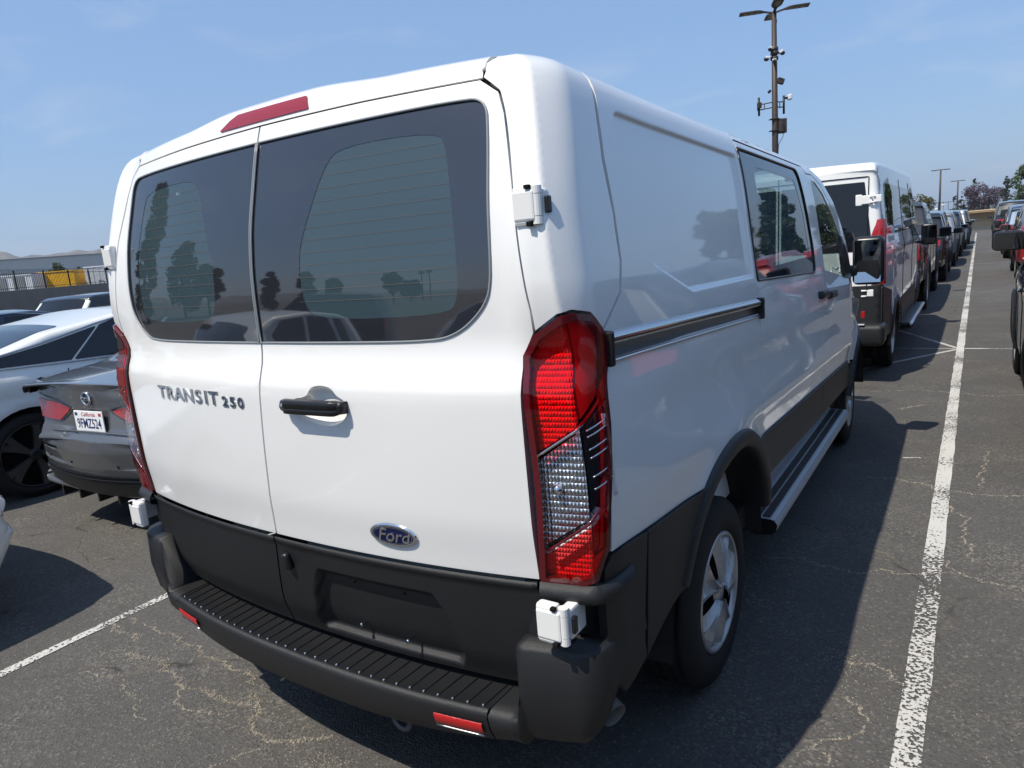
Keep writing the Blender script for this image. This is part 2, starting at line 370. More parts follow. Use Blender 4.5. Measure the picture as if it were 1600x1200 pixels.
for mir in (False, True):
    s = -1 if mir else 1
    # ---- rear door (white upper part), glass, lower cladding
    seam = [(-.002, 2.069), (.002, 2.03)] if not mir else [(.002, 2.069), (-.002, 2.03)]
    k = 1 if not mir else -1; g = .0035
    sm = [(k*x+g, z) for x, z in [(.003, 1.462), (.009, 1.345), (-.013, 1.15), (-.024, 1.03), (-.045, .868)]]
    win = chaikin([(g, 2.026), (.45, 2.025), (.68, 2.024), (.768, 2.018), (.779, 1.93), (.789, 1.78), (.795, 1.60), (.768, 1.535), (.685, 1.472), (.58, 1.463), (.40, 1.463), (g, 1.463)], 3, (0, 11))
    outer = [(.862, .868), (.862, 1.425), (.893, 1.478), (.893, 1.53), (.852, 1.81), (.815, 1.975), (.795, 2.027), (.745, 2.062), (.40, 2.069), (g, 2.072)]
    poly = sm[::-1]+outer[:-1][:0]
    poly = [sm[-1]]+outer+[tuple(p) for p in win]+sm[:-1]
    door = panel('rear_door', poly, S_rear, WHITE, VAN, res=.03, thick=.03, mirror=mir, cuts=[] if mir else [WELL])
    clear = chaikin([(.195, 1.70), (.235, 1.80), (.285, 1.93), (.34, 1.968), (.64, 1.962), (.668, 1.92), (.70, 1.74), (.705, 1.56), (.66, 1.525), (.26, 1.525), (.20, 1.56)], 2)
    wi = win.copy(); cen = wi.mean(0); wi = wi+np.where(wi > .02, 1, 0)[:, :1]*(cen-wi)*np.array([.006, .009]); wi[:, 0] = np.maximum(wi[:, 0], g+.004)
    fr = panel('rear_window', wi, S_rear, FRIT, door, res=.04, off=-.002, thick=.006, cuts=[clear], mirror=mir)
    panel('clear_pane', clear, S_rear, CLEAR, fr, res=.04, off=-.003, thick=0, mirror=mir)
    P = np.array([S_rear(np.array([p[0]]), np.array([p[1]]))[0] for p in resample(win, .03, True)]); P[:, 0] *= s; P[:, 1] -= .0015
    tube('window_seal', np.vstack([P, P[:1]]), .0032, SEAL, door, 6)
    for i in range(12):
        zz = 1.575+i*.0325; row = []
        for q in np.linspace(.19+max(0, (zz-1.72))*.45, .70-max(0, zz-1.75)*.22, 14): row.append((q*s, float(yrear(q, zz))+.001, zz-.0))
        a = np.array(row); V, F = loft_data([a+[0, 0, -.0004], a+[0, 0, .0004]]); mesh_obj('heater_line', V, F if not mir else F, HEAT, fr, False)
    # lower black door cladding (with the plate recess on the right door)
    REC = fillet([(.105, .775), (.555, .775), (.605, .545), (.035, .545)], .045)
    def S_clad(x, z, mir=mir):
        y = yrear(x, z)-.006
        if not mir:
            q = np.stack([np.ravel(x), np.ravel(z)], 1); d = dist_poly(q, REC); d = np.where(inpoly(q, REC), d, -d).reshape(np.shape(x)); y = y+.030*sstep(-.003, .016, d)
        y = y-.010*sstep(.835, .858, z)*(1-sstep(.858, .868, z))
        return np.stack([x, y, z], -1)
    cp = [(k*-.0455+g, .863), (k*-.075+g, .73), (k*-.095+g, .64), (k*-.112+g, .525), (.80, .525), (.845, .56), (.858, .66), (.860, .863)]
    cl = panel('door_cladding', cp, S_clad, BLACKP, door, res=.018, thick=.03, mirror=mir)
    # ---- rear corner pillar, roof corner
    pil = [ux(.900, 1.484), (-.002, 1.520), (.036, 1.526), uy(.247, 1.514), uy(.296, 1.470), uy(.410, 1.545), uy(.440, 1.62), uy(.446, 1.74), uy(.434, 1.87), uy(.452, 1.96), uy(.475, 2.03), uy(.49, 2.09), uy(.50, 2.122),
           ux(.74, 2.126), ux(.754, 2.10), ux(.754, 2.068), ux(.80, 2.031), ux(.820, 1.978), ux(.857, 1.81), ux(.898, 1.53)]
    panel('corner_pillar', pil, S_cor, WHITE, VAN, res=.012, thick=.03, mirror=mir)
    # ---- side panels
    arch = lambda yc, r: [(yc+r*math.cos(t), .352+r*1.02*math.sin(t)) for t in np.linspace(0, 2*math.pi, 48, endpoint=False)]
    ztop = lambda y: 2.122-.03*(y-.25)
    ct = lambda y: float(np.interp(y, [.2, .27, .86, 1.73, 3.9, 5.2], [.945, .93, .875, .837, .748, .70]))
    q = [(.452, 1.87), (.459, 1.74), (.453, 1.62), (.422, 1.541), (.306, 1.462), (.292, 1.42), (.283, 1.36), (.262, 1.25), (.228, 1.06), (.222, .96), (.222, ct(.222))]
    q += [(y, ct(y)) for y in (.5, .8, 1.2, 1.56)]+[(1.59, .80), (1.617, .955), (1.668, 1.155), (1.718, 1.36), (1.722, 1.51), (1.722, 1.765), (1.735, 1.965), (1.745, 2.0), (1.745, ztop(1.745)), (.512, ztop(.51)), (.500, 2.09), (.490, 2.03), (.47, 1.96)]
    QW = fillet([(.60, 1.98), (1.69, 1.95), (1.69, 1.50), (.98, 1.51), (.62, 1.60)], .04)
    qp = panel('quarter_panel', q, S_side, WHITE, VAN, res=.022, thick=.03, cuts=[arch(RWY, .555)], mirror=mir, feats=[grow(RECESS, .005), grow(RECESS, -.0055), grow(RECESS, -.017)])
    dd = .006
    sw = fillet([(1.752, 1.992), (2.86, 1.957), (2.93, 1.72), (2.965, 1.55), (2.95, 1.408), (1.735, 1.462)], [.02, .09, .3, .2, .05, .02])
    q = [(1.59+dd, .80), (1.617+dd, .955), (1.668+dd, 1.155), (1.718+dd, 1.36), (1.722+dd, 1.51), (1.722+dd, 1.765), (1.735+dd, 1.965), (1.745+dd, 2.0), (1.745+dd, ztop(1.75)-.058), (3.06, ztop(3.06)-.058), (3.125, 1.94), (3.15, 1.845), (3.18, 1.60), (3.165, 1.40), (3.10, 1.234), (3.02, 1.06), (2.975, ct(2.975)), (1.60, ct(1.6))]
    if mir:
        sld = panel('side_panel', q, S_side, WHITE, VAN, res=.028, thick=.03, mirror=True)
    else:
        sld = panel('sliding_door', q, S_side, WHITE, VAN, res=.028, thick=.03, cuts=[sw])
        pc = fillet([(1.95, 1.93), (2.74, 1.90), (2.83, 1.72), (2.87, 1.50), (1.90, 1.50)], .07)
        sw2 = sw+(sw.mean(0)-sw)*np.array([.006, .012])
        fw = panel('side_window', sw2, S_side, FRIT, sld, res=.04, off=-.002, thick=.006, cuts=[pc])
        panel('clear_pane', pc, S_side, CLEAR, fw, res=.05, off=-.003, thick=0)
        P = S_side(*resample(sw, .04, True).T); tube('window_seal', np.vstack([P, P[:1]]), .006, BLACKS, sld, 6)
    fd = .006
    q = [(3.18+fd, 1.60), (3.165+fd, 1.40), (3.10+fd, 1.234), (3.02+fd, 1.06), (2.975+fd, ct(2.98)), (3.86, ct(3.86)), (3.93, 1.0), (4.12, 1.12), (4.30, 1.20), (4.26, 1.33), (4.06, 1.56), (3.80, 1.76), (3.52, 1.895), (3.30, 1.945), (3.135, 1.945), (3.15+fd, 1.845)]
    fwn = fillet([(3.235, 1.40), (3.225, 1.72), (3.20, 1.915), (3.35, 1.91), (3.55, 1.845), (3.80, 1.70), (4.02, 1.52), (4.19, 1.335), (4.17, 1.28)], [.03, .1, .03, .05, .1, .1, .1, .03, .03])
    fdoor = panel('front_door', q, S_side, WHITE, VAN, res=.028, thick=.03, cuts=[fwn], mirror=mir)
    panel('side_window', fwn+(fwn.mean(0)-fwn)*.012, S_side, WSGLASS, fdoor, res=.05, off=-.004, thick=.004, mirror=mir)
    panel('mirror_sail', fillet([(3.86, 1.31), (3.84, 1.44), (3.93, 1.58), (4.03, 1.505), (4.19, 1.335), (4.17, 1.275)], .02), S_side, BLACKS, fdoor, res=.04, off=.012, thick=.02, mirror=mir)
    # roof side rail panel over the doors and windscreen pillar
    q = [(1.752, ztop(1.75)-.050), (1.752, ztop(1.75)), (3.30, ztop(3.3)-.03), (3.62, 1.925), (3.9, 1.80), (4.14, 1.60), (4.36, 1.36), (4.38, 1.20), (4.308, 1.20), (4.268, 1.335), (4.066, 1.566), (3.805, 1.767), (3.524, 1.902), (3.30, 1.952), (3.13, 1.952), (3.06, ztop(3.06)-.050)]
    panel('roof_rail', q, S_side, WHITE, VAN, res=.03, thick=.03, mirror=mir)
    q = [(3.866, ct(3.86)), (3.936, 1.0), (4.126, 1.113), (4.312, 1.193), (4.385, 1.19), (4.7, 1.16), (5.1, 1.06), (5.38, .90), (5.46, .70), (5.40, .62), (4.9, .62)]
    panel('front_fender', q, S_side, WHITE, VAN, res=.03, thick=.03, cuts=[arch(FWY, .50)], mirror=mir)
    # ---- black side cladding
    ex = .010
    q = [(.425, ct(.425)-.004), (.8, ct(.8)-.004), (1.0, ct(1.0)-.004), (1.0, .64), (.66, .625), (.425, .545)]
    panel('side_cladding', q, S_side, BLACKP, VAN, res=.03, off=ex, thick=.04, cuts=[arch(RWY, .545)], mirror=mir)
    q = [(1.57, .80), (1.54, .84), (1.604, ct(1.6)-.004), (2.972, ct(2.97)-.004), (2.972, .592), (1.775, .635), (1.70, .69)]
    panel('side_cladding', q, S_side, BLACKP, VAN, res=.03, off=ex, thick=.04, mirror=mir)
    q = [(2.978, ct(2.98)-.004), (3.88, ct(3.88)-.004), (3.985, .62), (3.97, .565), (2.978, .592)]
    panel('side_cladding', q, S_side, BLACKP, VAN, res=.03, off=ex, thick=.04, cuts=[arch(FWY, .50)], mirror=mir)
    # ---- wheel arch lips
    for yc, r0, r1, a0, a1 in ((RWY, .535, .605, 16, 152), (FWY, .49, .545, 14, 166)):
        rows = []
        for t in np.linspace(R(a0), R(a1), 60):
            c, sn = math.cos(t), 1.02*math.sin(t); pr = []
            for rr, o in ((r0, -.10), (r0, -.01), (r0+.008, .012), (r0+.03, .020), (r1-.01, .016), (r1, .004), (r1, -.02)):
                y = yc+rr*c; z = .352+rr*sn; pr.append((s*(float(wside(np.array([yc+(r1)*c]), np.array([max(.3, .352+r1*sn)]))[0])+o), y, z))
            rows.append(pr if not mir else pr[::-1])
        V, F = loft_data(rows); mesh_obj('wheel_arch_trim', V, [f[::-1] for f in F], BLACKP, VAN)
        V = []; n = 40
        for t in np.linspace(R(2), R(178), n):
            for x in (.995, .55): V.append((s*x, yc+(r0+.004)*math.cos(t), .352+(r0+.004)*1.02*math.sin(t)))
        mesh_obj('wheel_well', V, grid_faces(n, 2), UNDER, VAN)
        V = [(s*.56, yc, .35)]+[(s*.56, yc+(r0+.012)*math.cos(t), .352+(r0+.012)*math.sin(t)) for t in np.linspace(R(-20), R(200), 30)]
        mesh_obj('wheel_well_back', V, [(0, i, i+1) for i in range(1, 30)], UNDER, VAN)
# ---- roof sheet, rear header
rows = []
for y in np.linspace(.285, 3.36, 60):
    r = []
    for x in np.linspace(-.795, .795, 41):
        r.append((x, y+.06*(abs(x)/.85)**2.2*(1-sstep(.3, .8, y)), 2.126-.03*(y-.25)+.022*(1-(x/.795)**2)*sstep(.27, .45, y)-.004*sstep(.6, .8, abs(x))+.005*math.sin(abs(x)*22)*sstep(.5, .65, y)*(1 if abs(x) < .7 else 0)))
    rows.append(r)
V, F = loft_data(rows); rf = mesh_obj('roof', V, [f[::-1] for f in F], WHITE, VAN)
V, F = loft_data([[(x, y, 2.104-.03*(y-.25)-.02*sstep(.8, .86, abs(x))) for x in np.linspace(-.86, .86, 23)] for y in np.linspace(.30, .9, 8)]); mesh_obj('roof_corner', V, [f[::-1] for f in F], WHITE, rf)
def S_head(x, z):
    P_ = S_rear(x, z); h = .011*sstep(-.46, -.18, x)*(1-sstep(.18, .46, x)); k_ = sstep(2.083, 2.118, z)
    P_[..., 2] += h*k_+.018*(1-(x/.8)**2)*k_; P_[..., 1] -= .35*h*k_; return P_
panel('roof_header', [(-.750, 2.0675), (-.4, 2.0740), (0, 2.0770), (.4, 2.0740), (.750, 2.0675), (.750, 2.1295), (-.750, 2.1295)], S_head, WHITE, VAN, res=.012, thick=.03)
V, F = loft_data([[(x, float(yrear(np.array(x), np.array(2.07)))+.004, z) for z in (2.052, 2.080)] for x in np.linspace(-.78, .78, 20)]); mesh_obj('gap_shade_strip', V, F, DARK, VAN)  # dark strip behind the top door gap, painting in its shade
V, F = loft_data([[(x, float(yrear(np.array(0.), np.array(z)))+.026, z) for z in np.linspace(.55, 2.08, 20)] for x in (-.06, .06)]); mesh_obj('gap_shade_strip', V, F, DARK, VAN)  # dark strip behind the door split, standing for the shade there
# high brake light in the header
BL = fillet([(-.205, 2.0870), (.203, 2.0870), (.192, 2.1045), (-.110, 2.1045), (-.150, 2.099)], [.002, .003, .004, .006, .006])
panel('high_brake_light', BL, S_head, pbsdf('brake_light_red', (.30, .012, .02), .25, 0, .8, .5, (260, .35, .003)), VAN, res=.012, off=.004, thick=.012)
for x in (-.752, .752):
    P = [S_head(np.array(x), np.array(z))-np.array([0, .0005, 0]) for z in (2.083, 2.093, 2.103, 2.112, 2.118)]; tube('roof_seam_cap', P, [.0055, .004, .003, .0025, .001], WHITE, VAN, 8)
# ---- tail lights
WTRIM = pbsdf('white_lamp_trim', (.7, .7, .7), .3)
for mir in (False, True):
    s = -1 if mir else 1
    TL = empty('tail_light', (0, 0, 0), 0, VAN)
    A = [ux(.867, 1.425), ux(.897, 1.475), (-.002, 1.512), (.035, 1.518), uy(.245, 1.506), uy(.290, 1.455), uy(.285, 1.38), uy(.258, 1.25), uy(.222, 1.06), uy(.215, .955), uy(.20, .93), (.012, .880), (-.02, .866), ux(.867, .866)]
    def inset(poly, d):
        P = np.array(poly); c = P.mean(0); out = []
        n = len(P)
        for i in range(n):
            a = P[i]-P[i-1]; b = P[(i+1) % n]-P[i]; na = np.array([-a[1], a[0]])/np.hypot(*a); nb = np.array([-b[1], b[0]])/np.hypot(*b)
            m = na+nb; m /= max(np.hypot(*m), 1e-6); q = P[i]+m*d/max(.4, m@na)
            if np.hypot(*(q-c)) > np.hypot(*(P[i]-c)): q = P[i]-m*d/max(.4, m@na)
            out.append(q)
        return np.array(out)
    In = inset(A, .015)
    panel('lamp_rim', fillet(A, .015), S_cor, DKRED, TL, res=.02, off=.010, thick=.035, cuts=[In], mirror=mir)
    panel('lamp_back', fillet(A, .015), S_cor, DARK, TL, res=.03, off=-.030, thick=0, mirror=mir)
    u0, u1 = In[:, 0].min(), In[:, 0].max()
    zl1 = lambda u: 1.185+(u-u0)*.62; zl2 = lambda u: .945+(u-u0)*.74
    def clip(poly, f, above):
        P = resample(poly, .01, True); keep = [(p[1] > f(p[0])) == above for p in P]; idx = [i for i, kk in enumerate(keep) if kk]
        if not idx: return None
        n = len(P); st = next(i for i in range(n) if keep[i] and not keep[i-1]); seq = []
        for i in range(n):
            j = (st+i) % n
            if keep[j]: seq.append(P[j])
            else: break
        return np.array(seq)
    up = clip(In, lambda u: zl1(u)+.004, True); lo = clip(In, lambda u: zl2(u)-.004, False); mid = clip(clip(In, lambda u: zl1(u)-.004, False), lambda u: zl2(u)+.004, True)
    panel('red_lens', up, S_cor, REDLENS, TL, res=.02, off=.012, thick=.006, mirror=mir); panel('red_lens', lo, S_cor, REDLENS, TL, res=.02, off=.012, thick=.006, mirror=mir)
    panel('clear_lens', mid, S_cor, CLRLENS, TL, res=.02, off=.012, thick=.006, mirror=mir)
    for f in (zl1, zl2):
        us = np.linspace(u0+.002, u1-.002, 18); q = np.array([(u, f(u)) for u in us]); q = q[inpoly(q, In)]
        P = S_cor(q[:, 0], q[:, 1])*[s, 1, 1]+np.array([0, -.008, 0]); tube('lens_divider', P, .004, CHROME if f is zl1 else DKRED, TL, 6)
    um = u0+(u1-u0)*.60; nst = lambda P_: P_
    def split(poly):
        a = clip(np.array(poly)[:, ::-1], lambda z_: um, False); b = clip(np.array(poly)[:, ::-1], lambda z_: um, True)
        return (a[:, ::-1] if a is not None else None), (b[:, ::-1] if b is not None else None)
    for poly, m1, m2 in ((up, REFR, REDBACK), (mid, REFL, pbsdf('smoked_lamp_housing', (.03, .03, .035), .15, .3)), (lo, REFR, REFR)):
        a, b = split(poly)
        if a is not None and len(a) > 3: panel('reflector_bowl', a, S_cor, m1, TL, res=.02, off=-.012, thick=.02, mirror=mir)
        if b is not None and len(b) > 3: panel('reflector_bowl', b, S_cor, m2, TL, res=.02, off=-.014, thick=.02, mirror=mir)
    for zz in (1.02, 1.05, 1.11, 1.14, 1.185, 1.205, 1.235, 1.25):                     # chrome blades behind the clear lens
        us = np.linspace(um+.004, u1-.006, 8); zr = zz+(us-um)*.18; k2 = (zr > zl2(us)+.01) & (zr < zl1(us)-.01)
        if k2.sum() > 2:
            P = S_cor(us[k2], zr[k2])*[s, 1, 1]+np.array([s*.004, -.004, 0]); tube('chrome_blade', P, .0025, CHROME, TL, 5)
    zz_ = np.linspace(1.075, 1.275, 10); P = S_cor(np.full(10, u1-.010), zz_)*[s, 1, 1]; tube('lamp_strip', P, .007, WTRIM, TL, 6)
    # bulb
    c = S_cor(np.array([u0+.045]), np.array([1.11]))[0]*[s, 1, 1]; bm = bmesh.new(); bmesh.ops.create_uvsphere(bm, u_segments=12, v_segments=8, radius=.013); o = bm_obj('bulb', bm, CHROME, TL, True); o.location = c+np.array([0, .004, 0])
# ---- bumper
def ybump(x): return .018+.085*(abs(x)/.85)**2.4
def bump_path(x0, y1, n=26):
    """plan path of the bumper corner from x = x0 round to the side at y = y1"""
    P = []; rc = .085; xe = 1.020-rc; ye = ybump(xe)
    for x in np.linspace(x0, xe, 5)[:-1]: P.append(((x, ybump(x)), (0, -1)))
    for a in np.linspace(0, math.pi/2, 12): P.append(((xe+rc*math.sin(a), ye+rc*(1-math.cos(a))), (math.sin(a), -math.cos(a))))
    for y in np.linspace(ye+rc, y1, 6)[1:]: P.append(((1.020, y), (1, 0)))
    return P
rows = []
for x in np.linspace(-.712, .712, 61):
    y = ybump(x); dz = .055*(abs(x)/.85)**3; rows.append([(x, y+.085, .356+dz), (x, y+.050, .354+dz), (x, y+.026, .372+dz*.9), (x, y+.008, .43+dz*.3), (x, y, .478), (x, y+.003, .492), (x, y+.010, .4985), (x, y+.018, .499), (x, y+.022, .496), (x, y+.135, .4945), (x, y+.16, .494)])
V, F = loft_data(rows); mesh_obj('rear_bumper', V, F, BLACKP, VAN)
BR = bpy.data.meshes.new('tread_rib'); bm = bmesh.new(); bbox(bm, (.0035, .105, .004), (0, .052, 0), .001, None, 1); bm.to_mesh(BR); bm.free(); BR.materials.append(BLACKS)
BS = bpy.data.meshes.new('tread_stud'); bm = bmesh.new(); bmesh.ops.create_uvsphere(bm, u_segments=8, v_segments=6, radius=.0045); bm.to_mesh(BS); bm.free(); BS.materials.append(CHROME)
for i in range(31):
    x = -.69+1.38*i/30; rb = inst('tread_rib', BR, VAN, (x, ybump(x)+.028, .4965), (0, 0, -.10*x)); inst('tread_stud', BS, rb, (0, -.004, .002))
for x0 in (.625, -.625):                                                       # red reflectors in the bumper face
    V = []; hw = .072
    for t in np.linspace(-1, 1, 9):
        x = x0+hw*t; y = ybump(x)-.003; V += [(x, y+.010, .424), (x, y+.006, .427), (x, y-.001, .459), (x, y+.002, .462)]
    mesh_obj('bumper_reflector', V, grid_faces(9, 4), REDFLAT, VAN)
    P = [(x0+hw*t, ybump(x0+hw*t)+.006, .421) for t in np.linspace(-1, 1, 7)]; tube('reflector_trim', P, .0028, ALU, VAN, 6)
for mir in (False, True):
    s = -1 if mir else 1
    prof = [(.15, .415), (.085, .400), (.045, .412), (.014, .455), (.0, .56), (.004, .688), (.012, .700), (.05, .705), (.13, .705)]
    rows = []
    prof0 = prof
    for (p, n) in bump_path(.716, .42): rows.append([(s*(p[0]-n[0]*i), p[1]-n[1]*i, z) if z < .5 or p[0] > .80 or i > .2 else (s*(p[0]-n[0]*i), p[1]-n[1]*i, .494) for i, z in prof])
    rows2 = []
    for (p, n), r in zip(bump_path(.716, .42), rows):
        if p[0] < .80:
            dz = .055*(p[0]/.85)**3; r = [(s*p[0], p[1]+.085, .356+dz), (s*p[0], p[1]+.050, .354+dz), (s*p[0], p[1]+.026, .372+dz*.9), (s*p[0], p[1]+.008, .43+dz*.3), (s*p[0], p[1], .486)]+[(s*p[0], p[1]+.02, .497), (s*p[0], p[1]+.05, .497), (s*p[0], p[1]+.10, .496), (s*p[0], p[1]+.15, .496)]
        k_ = .19*float(sstep(.085, .38, p[1])) if p[0] > .80 else 0.0
        r = [(q[0], q[1], q[2]+k_*max(0., 1-(q[2]-.39)/.28)) for q in r]
        rows2.append(r)
    i0 = next(i for i, (p, n) in enumerate(bump_path(.716, .42)) if p[0] >= .80); cutrow = [(s*.806, q[1], q[2]) for q in rows2[i0]]
    rows2 = rows2[:i0]+[[(s*.800, q[1], q[2]) for q in rows2[i0-1]]]+[cutrow]+rows2[i0:]
    V, F = loft_data(rows2); mesh_obj('bumper_corner', V, F if not mir else [f[::-1] for f in F], BLACKP, VAN)
    # inner side wall of the corner post, the pocket behind the hinge, ledge under the tail light
    bm = bmesh.new(); bbox(bm, (.055, .13, .36), (s*.842, .215, .68), .006); bm_obj('corner_post', bm, BLACKP, VAN)
    V, F = loft_data([[(s*x, y, z) for z in (.70, .86)] for x, y in ((.862, .19), (.93, .20), (.972, .26), (.985, .42))]); mesh_obj('hinge_pocket', V, F if not mir else [f[::-1] for f in F], BLACKP, VAN)
    rows = []
    for u_ in np.linspace(ux(.868, .85)[0], uy(.31, .85)[0], 34):
        p_ = S_cor(np.array([u_-.004, u_, u_+.004]), np.full(3, .85)); d_ = p_[2]-p_[0]; n_ = np.array([d_[1], -d_[0]])/np.hypot(d_[0], d_[1])
        rows.append([(s*(p_[1][0]+n_[0]*o_), p_[1][1]+n_[1]*o_, z_) for o_, z_ in ((-.05, .818), (.016, .820), (.025, .826), (.028, .836), (.027, .850), (.016, .867), (-.05, .871))])
    V, F = loft_data(rows); mesh_obj('lamp_ledge', V, F if not mir else [f[::-1] for f in F], BLACKP, VAN)
    panel('corner_cladding', [(.030, .60), (.030, .838), uy(.20, .905), uy(.222, .932), uy(.30, .928), uy(.421, ct(.421)-.004), uy(.421, .548), uy(.30, .51)], S_cor, BLACKP, VAN, res=.02, off=.009, thick=.03, mirror=mir)
# ---- hinges
def hinge(x0, x1, z0, z1, y, s, black):
    H = empty('door_hinge', (0, 0, 0), 0, VAN); w_, h = x1-x0, z1-z0; cx_ = (x0+x1)/2; cz = (z0+z1)/2
    bm = bmesh.new(); bbox(bm, (w_*.66, .030, h), (s*(x0+w_*.33), y, cz), .008); bbox(bm, (w_*.80, .024, h*.78), (s*(x0+w_*.42), y-.006, cz), .006); bm_obj('hinge_leaf', bm, WHITE, H)
    bm = bmesh.new()
    for a, b in ((0.03, .22), (.235, .765), (.78, .97)):
        m = Matrix.Translation((s*(x1-.013), y-.002, z0+h*(a+b)/2)); bmesh.ops.create_cone(bm, cap_ends=True, segments=16, radius1=.0125, radius2=.0125, depth=h*(b-a), matrix=m)
    bm_obj('hinge_knuckle', bm, WHITE, H)
    rbox('hinge_base', (.030, .075, h*.80), (s*(x1-.014), y+.045, cz), .006, WHITE, H)
    rbox('hinge_bumper', (.010, .018, h*.42), (s*(x1+.006), y+.014, cz), .003, BLACKS, H)
    rbox('hinge_notch', (.014, .012, h*.12), (s*(x0+w_*.62), y-.016, z0+.004), .002, DARK, H); rbox('hinge_notch', (.014, .012, h*.10), (s*(x0+w_*.62), y-.016, z1-.004), .002, DARK, H)
for s in (1, -1):
    hinge(.868, .938, 1.716, 1.803, .165, s, False); hinge(.884, .968, .742, .842, .100, s, False)
# ---- badges, handle, plate studs
def tang(x, z):
    a = S_rear(np.array([x-.01, x+.01, x, x]), np.array([z, z, z-.01, z+.01])); return a[1]-a[0], a[3]-a[2]
def letters(s_, x, z, pitch, size, mat, parent, **kw):
    for i, ch in enumerate(s_):
        if ch == ' ': continue
        xx = x+pitch*i; a, b = tang(xx, z); p = S_rear(np.array([xx]), np.array([z]))[0]+np.array([0, -.002, 0]); text_on('badge_letter', ch, size, p, a, b, mat, parent, ext=.0016, **kw)
BAD = empty('model_badge', (0, 0, 0), 0, VAN); BAD['label'] = 'chrome letters reading TRANSIT 250'
BADM = pbsdf('badge_chrome', (.30, .32, .35), .16, 1.0)
for ch, x_ in zip('TRANSIT', (-.566, -.507, -.445, -.380, -.319, -.274, -.231)): letters(ch, x_, 1.290, 0, .060, BADM, BAD, sx=1.42, bold=.0010)
letters('250', -.170, 1.284, .040, .044, BADM, BAD, sx=1.35, bold=.0010)
EMB = empty('maker_emblem', (0, 0, 0), 0, VAN); a, b = tang(.45, .943); p0 = S_rear(np.array([.45]), np.array([.943]))[0]; nrm = np.cross(a, b); nrm /= np.linalg.norm(nrm); a /= np.linalg.norm(a); b /= np.linalg.norm(b)
def ell(rx, rz, o, n=40): return [p0+a*rx*math.cos(t)+b*rz*math.sin(t)+nrm*o for t in np.linspace(0, 2*math.pi, n, endpoint=False)]
V = [p for o_ in ((.079, .0355, 0), (.079, .0355, .004), (.0745, .031, .007), (.069, .0265, .006)) for p in ell(*o_)]; n = 40
mesh_obj('emblem_ring', V, [(r*n+i, r*n+(i+1) % n, (r+1)*n+(i+1) % n, (r+1)*n+i) for r in range(3) for i in range(n)], CHROME, EMB)
V = ell(.070, .0272, .0058); mesh_obj('emblem_face', V, [tuple(range(n))], BLUEE, EMB, False)
V = ell(.0655, .0245, .0062)+ell(.064, .0232, .0062); mesh_obj('emblem_line', V, [(i, (i+1) % n, n+(i+1) % n, n+i) for i in range(n)], CHROME, EMB, False)
text_on('emblem_script', 'Ford', .056, p0+nrm*.0068-b*.001, a, b, CHROME, EMB, ext=.0008, shear=.35, sx=1.0, bold=.0003)
# door handle
DH = empty('door_handle', (0, 0, 0), 0, VAN)
def ydoor(x, z): return float(yrear(np.array(x), np.array(z)))
P = resample(WELL, .012, True); c_ = np.array([.25, 1.295]); rows = []
for f_, d_ in ((1.0, 0), (.97, .004), (.92, .011), (.82, .019), (.65, .024), (.4, .027), (.02, .028)): rows.append([(q_[0], ydoor(q_[0], q_[1])+d_, q_[1]) for q_ in c_+(P-c_)*f_])
A_ = np.array(rows); nu, nv = A_.shape[:2]; mesh_obj('handle_well', A_.reshape(-1, 3), [(i*nv+j, (i+1)*nv+j, (i+1)*nv+(j+1) % nv, i*nv+(j+1) % nv) for i in range(nu-1) for j in range(nv)], WHITE, DH)
rows = []
for t in np.linspace(0, 1, 21):
    x = .122+.236*t; arch_ = math.sin(math.pi*t); h = .0205*(1 if .05 < t < .95 else .80); zc = 1.294+.002*t; y = ydoor(x, zc)-.012-.028*min(1, 4*t*(1-t)*1.8+.25)
    rows.append([(x, y+.018, zc+h), (x, y+.0035, zc+h*.97), (x, y, zc+h*.82), (x, y, zc-h*.08), (x, y+.0022, zc-h*.12), (x, y+.001, zc-h*.17), (x, y+.002, zc-h*.84), (x, y+.006, zc-h*.98), (x, y+.018, zc-h)])
V, F = loft_data(rows); m_ = len(rows[0]); mesh_obj('grip', V, [f[::-1] for f in F]+[tuple(range(m_)), tuple(range((len(rows)-1)*m_, len(rows)*m_))[::-1]], BLACKS, DH)
rbox('handle_end', (.040, .030, .036), (.138, ydoor(.138, 1.294)-.014, 1.294), .012, BLACKS, DH, None, 3); rbox('handle_end', (.030, .030, .034), (.345, ydoor(.345, 1.296)-.014, 1.296), .011, BLACKS, DH, None, 3)
V, F = lathe_data([(0, .002), (.006, .002), (.0065, 0), (.0100, .001), (.0105, -.003), (.0105, -.02)], 20); o = mesh_obj('key_lock', V, F, ALU, DH); o.rotation_euler = (0, 0, R(-90)); o.location = (.137, ydoor(.137, 1.294)-.031, 1.294)
# small release pod and plate screws on the cladding
bm = bmesh.new(); bbox(bm, (.032, .026, .058), (0, 0, 0), .011); o = bm_obj('release_pod', bm, BLACKS, VAN, True); o.location = (-.006, .066, .785); o.rotation_euler = (R(8), R(-8), 0)
for x, z in ((.235, .605), (.420, .600)):
    V, F = tube_data([(x, .145, z), (x, .118, z), (x, .112, z)], [.004, .004, .007], 8); mesh_obj('plate_screw', V, F, CHROME, VAN)
for x, z in ((.235, .745), (.420, .742)):
    rbox('screw_hole', (.007, .004, .007), (x, ydoor(x, z)+.023, z), .002, DARK, VAN)
